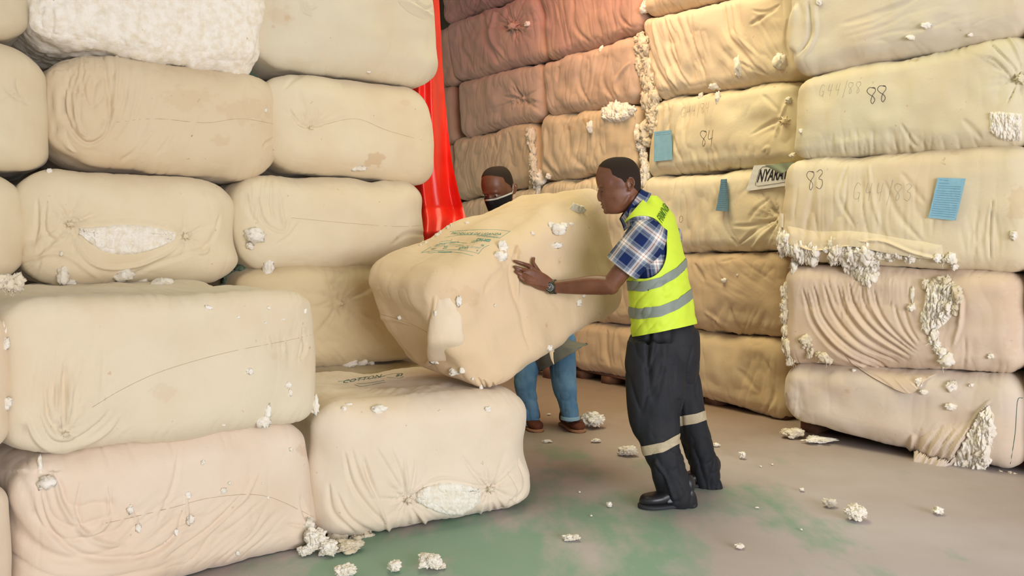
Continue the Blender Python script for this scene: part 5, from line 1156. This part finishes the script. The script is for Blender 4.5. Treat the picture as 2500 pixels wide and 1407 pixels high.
# sockets, mouth line, neck hollow
l = (BV - HO) @ np.linalg.inv(HM); hx = 1510 - l[:, 0] / HS; hy = 455 - l[:, 2] / HS
BN = vnormals(BV, BQ)
if (BN * (BV - BV.mean(0))).sum() < 0: BN = -BN
nearh = np.linalg.norm(BV - HO, axis=1) < .22
dsp = -.0060 * np.exp(-((hx - 1470) / 6) ** 2 - ((hy - 463) / 3.2) ** 2) * (np.abs(l[:, 1]) > .016) - .0035 * np.exp(-((hx - 1474) / 7) ** 2 - ((hy - 503.5) / 1.5) ** 2) - .003 * np.exp(-((hx - 1473) / 5) ** 2 - ((hy - 494.5) / 2) ** 2)
dsp += -.003 * np.exp(-((hx - 1492) / 8) ** 2 - ((hy - 492) / 9) ** 2) - .004 * np.exp(-((hx - 1495) / 9) ** 2 - ((hy - 447) / 8) ** 2) * 1
dsp += -.010 * np.exp(-((hx - 1536) / 3) ** 2 - ((hy - 456) / 4.5) ** 2)
BV = BV + BN * (dsp * nearh)[:, None]
body = make_obj('body', BV, BQ, M_SKIN, parent=W1)
hv, hf, _ = clip(BV, BQ, np.where(nearh, hair_field(BV, HM, HO), -1.0)); sh_n = vnormals(hv, hf)
if (sh_n * (hv - HO)).sum() < 0: sh_n = -sh_n
make_obj('hair', *shell(hv, hf, .0016, 0, sh_n), M_HAIR, parent=W1)['label'] = 'close cropped black hair'
for nm, x, y, r_, mt in (('eyebrow', 1466, 455.5, None, M_HAIR),):
    for s in (1, -1):
        P = [head_pt(1461.5, 457, .016 * s), head_pt(1463, 454.6, .028 * s), head_pt(1470, 455, .045 * s), head_pt(1477, 458, .054 * s)]
        make_obj('eyebrow', *limb(P, [.0026, .0034, .003, .0018], k=8), M_HAIR, parent=W1)
for s in (1, -1):
    P = [head_pt(1467, 468, .020 * s), head_pt(1468.5, 469.5, .030 * s), head_pt(1474, 468, .043 * s), head_pt(1478, 466, .048 * s)]
    make_obj('eyelid_line', *limb(P, [.0014, .0022, .0022, .0012], k=8), M_HAIR, parent=W1)
P = [head_pt(1470.5, 503.5, 0), head_pt(1472, 503.5, .012), head_pt(1477.5, 504.3, .021), head_pt(1482, 505.3, .026)]
make_obj('mouth_line', *limb(P, [.0010, .0011, .0011, .0007], k=8), M_HAIR, parent=W1)
# ---- shirt: torso, sleeves, collar
def plaid(name, parts, parent, attrs):
    V, Fc = merge(parts); o = make_obj(name, V, Fc, M_PLAID, parent=parent); a = np.concatenate(attrs)
    for k, nm in enumerate(('pu', 'pv')): o.data.attributes.new(nm, 'FLOAT', 'POINT').data.foreach_set('value', a[:, k].astype(np.float32))
    return o
def cloth_tube(secs, k=64, sub=8, r=.1, fold=.004, seed=1, u0=0, v0=0, thick=.0025, p=1.0, fs=(14, 6), rot=0.0):
    """open garment tube with folds and thickness; returns mesh and its (around, along) metres"""
    V, Fq = loft(secs, k, sub, cap=False, p=p); n = len(V) // k; Vg = V.reshape(k, n, 3); C = Vg.mean(0)
    d = Vg - C[None]; d /= np.linalg.norm(d, axis=2)[..., None] + 1e-9; ln = np.concatenate([[0], np.cumsum(np.linalg.norm(np.diff(C, axis=0), axis=1))])
    th = np.arange(k) / k * 2 * np.pi
    nn = vn((np.cos(th)[:, None] * 2 + ln[None] * fs[1] * .5), np.sin(th)[:, None] * 2 + ln[None] * fs[0], seed, seed); n2 = vn(np.cos(th)[:, None] * 4, np.sin(th)[:, None] * 4 + ln[None] * fs[0] * .6, ln[None] * fs[1], seed + 3)
    Vg = Vg + d * (fold * (nn + .6 * n2))[..., None]
    per = np.abs(np.linalg.norm(np.roll(Vg, -1, 0) - Vg, axis=2)).sum(0).mean(); U = np.broadcast_to((th / (2 * np.pi) * per)[:, None], (k, n)) + u0; Vv = np.broadcast_to(ln[None], (k, n)) + v0
    at = np.stack([U.ravel() + rot * Vv.ravel(), Vv.ravel() - rot * U.ravel()], 1); A = Vg.reshape(-1, 3); Bk = (Vg - d * thick).reshape(-1, 3)
    rim = []
    for j in (0, n - 1):
        i = np.arange(k); i2 = (i + 1) % k; q = np.stack([i * n + j, i2 * n + j, i2 * n + j + k * n, i * n + j + k * n], 1); rim.append(q if j else q[:, ::-1])
    F_ = np.concatenate([Fq, Fq[:, ::-1] + k * n] + rim)
    return (np.concatenate([A, Bk]), F_), np.concatenate([at, at])
tsh = [sec(x, y, Y, a * 1.0, b * 1.0) for x, y, Y, a, b in tors[1:]]
m1, a1 = cloth_tube(tsh, seed=11, fold=.004)
aw = (elL - shL) / np.linalg.norm(elL - shL); cdir = np.array([0, -1., 0]) - aw * (np.array([0, -1., 0]) @ aw); cdir /= np.linalg.norm(cdir); sdir = np.cross(aw, cdir)
def sl(t, w1, w2, dx=0): 
    c = shL + (elL - shL) * t; return (c + np.array([dx, 0, 0]), sdir * w1, cdir * w2)
s_c = J(1516, 660, 3.83)
m2, a2 = cloth_tube([(J(1606, 545, 3.84), sdir * .060, cdir * .05), (J(1592, 562, 3.82), sdir * .088, cdir * .078), (J(1572, 590, 3.82), sdir * .098, cdir * .082), (J(1545, 622, 3.82), sdir * .092, cdir * .080), (J(1518, 656, 3.83), sdir * .088, cdir * .078)], r=.09, seed=12, fold=.005, u0=.03, v0=.02)
m3, a3 = cloth_tube([(J(1640, 545, 4.10), sdir * .06, cdir * .05), (J(1632, 566, 4.14), sdir * .085, cdir * .075), (J(1618, 640, 4.28), sdir * .085, cdir * .075)], seed=13)
plaid('shirt', [m1, m2, m3], W1, [a1, a2, a3])['label'] = 'blue and white plaid short sleeved shirt'
cF = J(1517, 540, 3.93) - J(1543, 503, 3.93); cF = cF * 1.0; cU = J(1543, 503, 3.93); cL = np.array([0, -1., 0])
low = J(1553, 514, 3.94); mcol, acol = cloth_tube([(cU + (low - cU) * -.45, cF * 1.0, cL * .066), (cU + (low - cU) * .45, cF * 1.10, cL * .080), (low + (low - cU) * .35, cF * 1.25, cL * .100)], seed=14, fold=.001, u0=.02, thick=.004)
plaid('collar', [mcol], W1, [acol])
# ---- vest
vst = [(1624, 806, Yb, .205, .150), (1620, 790, Yb, .205, .152), (1613, 730, Yb, .196, .148), (1604, 660, Yb, .186, .146), (1596, 600, Yb, .182, .134), (1590, 555, Yb, .196, .118), (1586, 520, Yb, .188, .098), (1578, 500, Yb, .130, .082), (1566, 480, Yb, .090, .072)]
vs = [sec(x, y, Y, a, b) for x, y, Y, a, b in vst]
vs[0] = (vs[0][0], vs[0][1] + np.array([0, 0, -.0]), vs[0][2] + np.array([0, 0, -.035])); vs[1] = (vs[1][0], vs[1][1], vs[1][2] + np.array([0, 0, -.03])); vs[2] = (vs[2][0], vs[2][1], vs[2][2] + np.array([0, 0, -.02]))
VV, VF = loft(vs, 110, 14, cap=False); k_ = 110; n_ = len(VV) // k_; VN = vnormals(VV, VF)
if (VN * (VV - VV.mean(0))).sum() < 0: VN = -VN; VF = VF[:, ::-1]
px, py = project(VV); C_ = VV.reshape(k_, n_, 3).mean(0); 
fold = .007 * vn(px / 26 + 3, py / 60, VV[:, 1] * 6, 5) + .004 * vn(px / 60 + py / 30, py / 16 - px / 40, VV[:, 1] * 8, 6) - .006 * (1 - np.abs(vn(px / 40 - py / 90, py / 34 + px / 30, VV[:, 1] * 5, 7))) ** 4 * sstep(640, 700, py)
VV = VV + VN * fold[:, None]; px, py = project(VV)
lat = (VV - J(1600, 600, Yb)) @ lw
armL = np.maximum(np.abs((px - 1568) / 60) ** 2.3 + np.abs((py - 604) / 77) ** 2.3 - 1, -(lat - .02) * 20)
lr = (VV - J(1600, 600, Yb)) @ (-lw); ctr = J(1640, 600, 4.1); armR = np.maximum(np.hypot((VV[:, 2] - ctr[2]) / .14, ((VV - ctr) @ fw + .03) / .09) - 1, -(lr - .05) * 20)
neck = ((VV - J(1550, 512, Yb)) @ np.array([.55, 0, -.83])) + .012
nk_ = ((px - 1576) * 70 + (py - 481) * 60) / 92.0 / 8
fld = np.minimum(np.minimum(armL, armR), nk_)
v2, f2, _ = clip(VV, VF, fld); VNn = vnormals(v2, f2)
vest = make_obj('vest', *shell(v2, f2, .002, .004), M_VEST, parent=W1); vest['label'] = 'sleeveless fluorescent yellow safety vest'
def curve_band(xs, ys, hw):
    yc = np.interp(px, xs, ys); return np.minimum(hw - np.abs(py - yc), np.minimum(fld, 9) * 30)
for xs, ys, hw in (([1500, 1528, 1571, 1614, 1650, 1667, 1684], [692, 697, 700, 688, 666, 650, 628], 12.0), ([1515, 1535, 1560, 1614, 1656, 1690, 1712], [750, 762, 767, 760, 742, 716, 690], 13.0)):
    a, f3, _ = clip(VV, VF, curve_band(xs, ys, hw)); o = make_obj('reflective_stripe', *shell(a, f3, .006, .002), M_REFL, parent=vest); o['label'] = 'grey reflective stripe'
Bv = Bale(); Bv.W, Bv.Q, Bv.bvh = VV + VN * .003, VF, None
def vfn(a, b):
    q = np.array([1616.0, 545.5]) + a * np.array([20.0, -39.5]) + b * np.array([-13.5, -17.5 - 5 * a * 0]); h_ = hit(Bv, q[0], q[1], .003)
    return h_ if h_ is not None else hit(Bv, 1620, 530, .003)
flat_text("FIRM'NDE", vfn, 'printed_lettering', M_VTXT, vest, .01)
# ---- trousers
def tsec(xl, xr, y, Y, b=.11): 
    c = J((xl + xr) / 2, y, Y); return (c, np.array([(xr - xl) / 2 * Y / F, 0, 0]), np.array([0, b, 0]))
tp_ = [loft([tsec(1552, 1690, 785, Yb, .13), tsec(1538, 1705, 812, Yb, .16), tsec(1530, 1707, 870, Yb, .18), tsec(1530, 1702, 930, Yb, .15)], 40, 6, p=.9),
       loft([tsec(1532, 1660, 830, 3.88, .10), tsec(1524, 1675, 900, 3.86, .115), tsec(1525, 1672, 960, 3.85, .115), tsec(1533, 1664, 1020, 3.84, .105), tsec(1552, 1661, 1075, 3.83, .10), tsec(1572, 1676, 1130, 3.83, .10), tsec(1594, 1690, 1180, 3.83, .10), tsec(1600, 1700, 1210, 3.84, .105), tsec(1618, 1703, 1232, 3.85, .10)], 40, 6, p=.9),
       loft([tsec(1600, 1704, 830, 4.08, .10), tsec(1596, 1709, 900, 4.09, .11), tsec(1610, 1716, 960, 4.10, .11), tsec(1640, 1728, 1020, 4.11, .10), tsec(1660, 1742, 1075, 4.12, .09), tsec(1678, 1754, 1130, 4.13, .085), tsec(1690, 1765, 1175, 4.14, .085), tsec(1698, 1768, 1192, 4.14, .085)], 40, 6, p=.9)]
TV, TQ = fuse(tp_, .0075, 3); TN = vnormals(TV, TQ)
if (TN * (TV - TV.mean(0))).sum() < 0: TN = -TN; TQ = TQ[:, ::-1]
tx, ty = project(TV)
fd = -.011 * (1 - np.abs(vn(tx / 30 + ty / 120, ty / 130 - tx / 50, TV[:, 1] * 4, 61))) ** 3 + .003 * vn(tx / 14, ty / 50, TV[:, 1] * 7, 62) - .007 * (1 - np.abs(vn(tx / 60 + ty / 30, ty / 60 - tx / 30, TV[:, 1] * 4, 63))) ** 4 * sstep(1020, 1120, ty)
for pts, wp, dm in (([(1585, 800), (1582, 850), (1582, 890)], 5, -.014), ([(1598, 800), (1594, 850), (1584, 890)], 5, .010), ([(1582, 900), (1590, 960), (1620, 900)], 8, -.008), ([(1600, 1130), (1625, 1170), (1645, 1220)], 5, .010), ([(1660, 980), (1664, 1020), (1668, 1100)], 6, -.012)):
    dd, t = seg_dist(tx, ty, catmull(pts, 4)); fd += dm * np.exp(-(dd / wp) ** 2) * (((TV - CAM) * TN).sum(1) < 0)
TV = TV + TN * fd[:, None]
tr = make_obj('trousers', TV, TQ, M_TROU, parent=W1); tr['label'] = 'baggy black work trousers'
near = TV[:, 1] < 3.985
tx, ty = project(TV)
for nm, xs, ys, hw, msk in (('a', (1560, 1620, 1660), (1104, 1092, 1070), 12, near & (tx < 1668)), ('b', (1650, 1700, 1740), (1030, 1022, 1008), 12, (~near) | (tx > 1672))):
    yc = np.interp(tx, xs, ys); f_b = np.where(msk, hw - np.abs(ty - yc), -1.0); f_b = np.where(msk, f_b, -1.0)
    a, f3, _ = clip(TV, TQ, f_b); an = vnormals(a, f3)
    if (an * (a - a.mean(0))).sum() < 0: an = -an
    make_obj('reflective_band', *shell(a, f3, .003, 0, an), M_BAND, parent=tr)['label'] = 'beige reflective band round the trouser leg'
heel = floor_at(1668, 1236); toe = floor_at(1560, 1241); d_ = toe - heel; d_[2] = 0; d_ /= np.linalg.norm(d_)
shoe(W1, axes(d_), toe - d_ * .27 - np.array([0, 0, 0]), .265, .105, (M_SHOE, M_SOLE), strap=True, high=.085)
shoe(W1, axes((-.9, -.2, 0)), np.array([J(1755, 1180, 4.15)[0], 4.17, 0]) + np.array([.0, 0, 0]), .245, .10, (M_SHOE, M_SOLE), high=.085)
# ---- watch
wd_ = (wrL - elL) / np.linalg.norm(wrL - elL); wc = wrL - wd_ * .004; wa = np.cross(wd_, [0, -1., 0]); wa /= np.linalg.norm(wa); wb = np.cross(wa, wd_)
if wb @ (CAM - wc) < 0: wb = -wb
Wt = [loft([(wc - wd_ * .016, wa * .037, wb * .033), (wc + wd_ * .016, wa * .036, wb * .032)], 32, 4)]
wo = make_obj('wristwatch', *merge(Wt), M_WATCH, parent=W1); wo['label'] = 'chunky dark steel wristwatch'
fc0 = wc + wb * .029; ax_ = axes(wb, wa)
disc = lambda z0, z1, r0, r1, k=32: loft([(fc0 + wb * z0, ax_[1] * r0, ax_[2] * r0), (fc0 + wb * z1, ax_[1] * r1, ax_[2] * r1)], k, 2)
make_obj('watch_case', *merge([disc(-.004, .010, .0265, .0250), disc(.010, .0115, .0250, .0215)]), M_WATCH, parent=wo)
make_obj('watch_dial', *disc(.0105, .0122, .0205, .0203), M_DIAL, parent=wo)
ps = [limb([fc0 + wb * .0130, fc0 + wb * .0130 + (ax_[1] * math.cos(a) + ax_[2] * math.sin(a)) * r * 1.25], [.0016, .0010], k=6) for a, r in ((.9, .009), (2.6, .012), (4.0, .007))]
ps += [ball(fc0 + wb * .0125 + (ax_[1] * math.cos(a) + ax_[2] * math.sin(a)) * .0170, .0021, k=2) for a in np.arange(12) * math.pi / 6]
make_obj('watch_markings', *merge(ps), M_SILV, parent=wo)

# =================================================== masked man behind the bale
W2 = empty('person', (J(1350, 1050, 5.5)[0], 5.5, 0))
tag(W2, 'crouching man behind the tilted bale in a black face mask, grey coat and blue jeans', 'person', 'men handling the tilted bale')
s2 = 1.0; f2_ = np.array([-.52, -.84, -.16]); M2 = axes(f2_) @ np.diag([1, 1, 1]); 
H2M = (axes(f2_) * 1.16); H2O = J(1216, 466, 5.42)
hp2 = lambda x, y, l=0: np.array([(1510 - x) * HS, l, (455 - y) * HS]) @ H2M + H2O
b2 = xf(head_parts(), H2M, H2O)
nk = J(1238, 540, 5.5); ch = J(1255, 600, 5.58); hpz = J(1340, 830, 5.62)
b2.append(limb([hp2(1534, 480), nk, J(1242, 560, 5.52)], [(.064, .06), (.062, .06), (.075, .07)]))
lt2 = np.array([.98, -.15, 0]); fr2 = np.array([-.15, -.98, 0])
tt2 = [(J(1242, 545, 5.52), .08, .07), (J(1246, 565, 5.54), .17, .09), (J(1252, 600, 5.56), .20, .12), (J(1275, 680, 5.6), .18, .12), (J(1310, 770, 5.62), .16, .12), (J(1338, 830, 5.62), .17, .13), (J(1345, 880, 5.62), .16, .12)]
b2.append(loft([(c, lt2 * a, fr2 * b) for c, a, b in tt2], 32, 5))
for sx, ex, wx in ((-.20, J(1165, 650, 5.40), J(1190, 690, 5.12)), (.20, J(1345, 690, 5.42), J(1330, 720, 5.12))):
    s0 = tt2[2][0] + lt2 * sx; b2.append(limb([s0, (s0 + ex) / 2, ex], [.055, .048, .042])); b2.append(limb([ex, (ex + wx) / 2, wx], [.042, .036, .028]))
    kk = [wx + np.array([-.03 + .02 * i, -.07, .03]) for i in range(4)]; b2 += hand_parts(wx, kk, [q + np.array([0, -.05, .03]) for q in kk], [wx + np.array([.04, -.02, .02]), wx + np.array([.055, -.05, .04]), wx + np.array([.06, -.075, .05])], (0, -.3, -1))
jl = [J(1292, 860, 5.62), J(1282, 940, 5.52), J(1305, 1030, 5.52)]; jr = [J(1372, 860, 5.6), J(1378, 940, 5.48), J(1392, 1020, 5.46)]
for lg in (jl, jr): bb = lg[2].copy(); bb[2] = .09; b2.append(limb([lg[0], lg[1], bb], [.09, .06, .042]))
B2V, B2Q = fuse(b2, .006, 2)
l = (B2V - H2O) @ np.linalg.inv(H2M); hx = 1510 - l[:, 0] / HS; hy = 455 - l[:, 2] / HS; nearh = np.linalg.norm(B2V - H2O, axis=1) < .25; BN = vnormals(B2V, B2Q)
if (BN * (B2V - B2V.mean(0))).sum() < 0: BN = -BN
dsp = -.008 * np.exp(-((hx - 1470) / 6) ** 2 - ((hy - 464) / 3.4) ** 2) * (np.abs(l[:, 1]) > .014); B2V = B2V + BN * (dsp * nearh)[:, None]
make_obj('body', B2V, B2Q, M_SKIN, parent=W2)
hv, hf, _ = clip(B2V, B2Q, np.where(nearh, hair_field(B2V, H2M, H2O), -1.0)); sn = vnormals(hv, hf)
if (sn * (hv - H2O)).sum() < 0: sn = -sn
make_obj('hair', *shell(hv, hf, .0022, 0, sn), M_HAIR, parent=W2)
for s in (1, -1):
    make_obj('eyebrow', *limb([hp2(1461, 457, .014 * s), hp2(1462, 454, .028 * s), hp2(1470, 455, .046 * s)], [.003, .004, .002], k=8), M_HAIR, parent=W2)
    e = make_obj('eye', *ball(hp2(1474, 466, .030 * s), .0135, k=3), M_EYE, parent=W2); make_obj('iris', *ball(hp2(1468.5, 467.5, .032 * s), .0062, k=2), M_IRIS, parent=e)
# mask: the lower face of the head, lifted off it
mk = lambda h_x, h_y, ll: np.minimum(h_y - np.interp(h_x, [1440, 1462, 1480, 1524, 1600], [472, 472, 474, 464, 464]), np.minimum(1524 - h_x, 534 - h_y))
mv, mf, _ = clip(B2V, B2Q, np.where(nearh, mk(hx, hy, l[:, 1]), -1.0)); mn = vnormals(mv, mf)
if (mn * (mv - H2O)).sum() < 0: mn = -mn
mo = make_obj('face_mask', *shell(mv, mf, .006, 0, mn), M_MASK, parent=W2); mo['label'] = 'black face mask with white edging'
B2b = Bale(); B2b.W, B2b.Q, B2b.bvh = B2V, B2Q, None
tri_ = []
for pts in ([(1187, 489), (1200, 488), (1216, 484), (1233, 477), (1247, 471)], [(1247, 471), (1250, 463), (1251, 456)]):
    P = surf_pts(B2b, np.linspace(pts[0], pts[-1], 3) if len(pts) < 3 else catmull(pts, 4), .010)
    if len(P) > 2: P = np.array(P); tri_.append(loft([(p, np.array([0, 0, .0062]), np.array([.003, -.003, 0])) for p in P], 8, 1))
if tri_: make_obj('mask_trim', *merge(tri_), M_MTRIM, parent=mo)
# coat, jeans, boots
mcoat, _a = cloth_tube([(c, lt2 * a * 1.14, fr2 * b * 1.2) for c, a, b in tt2[:-1]] + [(J(1356, 840, 5.60), lt2 * .225, fr2 * .17), (J(1374, 872, 5.58), lt2 * .17 + np.array([0, 0, .10]), fr2 * .18)], seed=21, fold=.010)
slv = []
for sx, ex, wx in ((-.20, J(1165, 650, 5.40), J(1190, 690, 5.12)), (.20, J(1345, 690, 5.42), J(1330, 720, 5.12))):
    s0 = tt2[2][0] + lt2 * sx; slv.append(limb([s0, (s0 + ex) / 2, ex, (ex + wx) / 2], [.068, .060, .054, .05]))
make_obj('coat', *merge([mcoat] + slv), M_COAT, parent=W2)['label'] = 'long grey coat'
jp = []
for lg, hem, w0, w1 in ((jl, J(1300, 1030, 5.5), .088, .056), (jr, J(1392, 1016, 5.44), .095, .064)):
    jp.append(limb([lg[0] + np.array([0, 0, .1]), lg[0], lg[1], (lg[1] + hem) / 2, hem], [.10, w0 * 1.05, w0 * .92, w0 * .78, w1], sub=8))
jp.append(ball(J(1335, 840, 5.62), (.17, .12, .12)))
JV, JQ = fuse(jp, .008, 2); JN = vnormals(JV, JQ)
if (JN * (JV - JV.mean(0))).sum() < 0: JN = -JN
jx, jy = project(JV); JV = JV + JN * (-.010 * (1 - np.abs(vn(jx / 26, jy / 22, JV[:, 1] * 6, 71))) ** 3 * sstep(900, 1000, jy) - .004 * (1 - np.abs(vn(jx / 14, jy / 50, 1, 72))) ** 3)[:, None]
jo = make_obj('jeans', JV, JQ, M_JEAN, parent=W2); jo['label'] = 'faded blue denim jeans'
for lg, hem, w1 in ((jl, J(1300, 1034, 5.5), .060), (jr, J(1392, 1020, 5.44), .067)): make_obj('jeans_hem', *loft([(hem + np.array([0, 0, .010]), np.array([w1 * .97, 0, 0]), np.array([0, w1 * .97, 0])), (hem - np.array([0, 0, .012]), np.array([w1 * 1.0, 0, 0]), np.array([0, w1 * 1.0, 0]))], 28, 3), M_JHEM, parent=jo)
tb = floor_at(1418, 1058); hb = np.array([J(1385, 1030, 5.52)[0], 5.60, 0]); d_ = tb - hb; d_ /= np.linalg.norm(d_)
shoe(W2, axes(d_), tb - d_ * .29, .29, .11, (M_BROWN, M_TAN), laces=True, high=.095)
tb = floor_at(1318, 1056); shoe(W2, axes((.35, -.9, 0)), tb - np.array([.36, -.93, 0]) * .27 + np.array([-.01, 0, 0]), .28, .105, (M_BROWN, M_TAN), laces=True, high=.095)
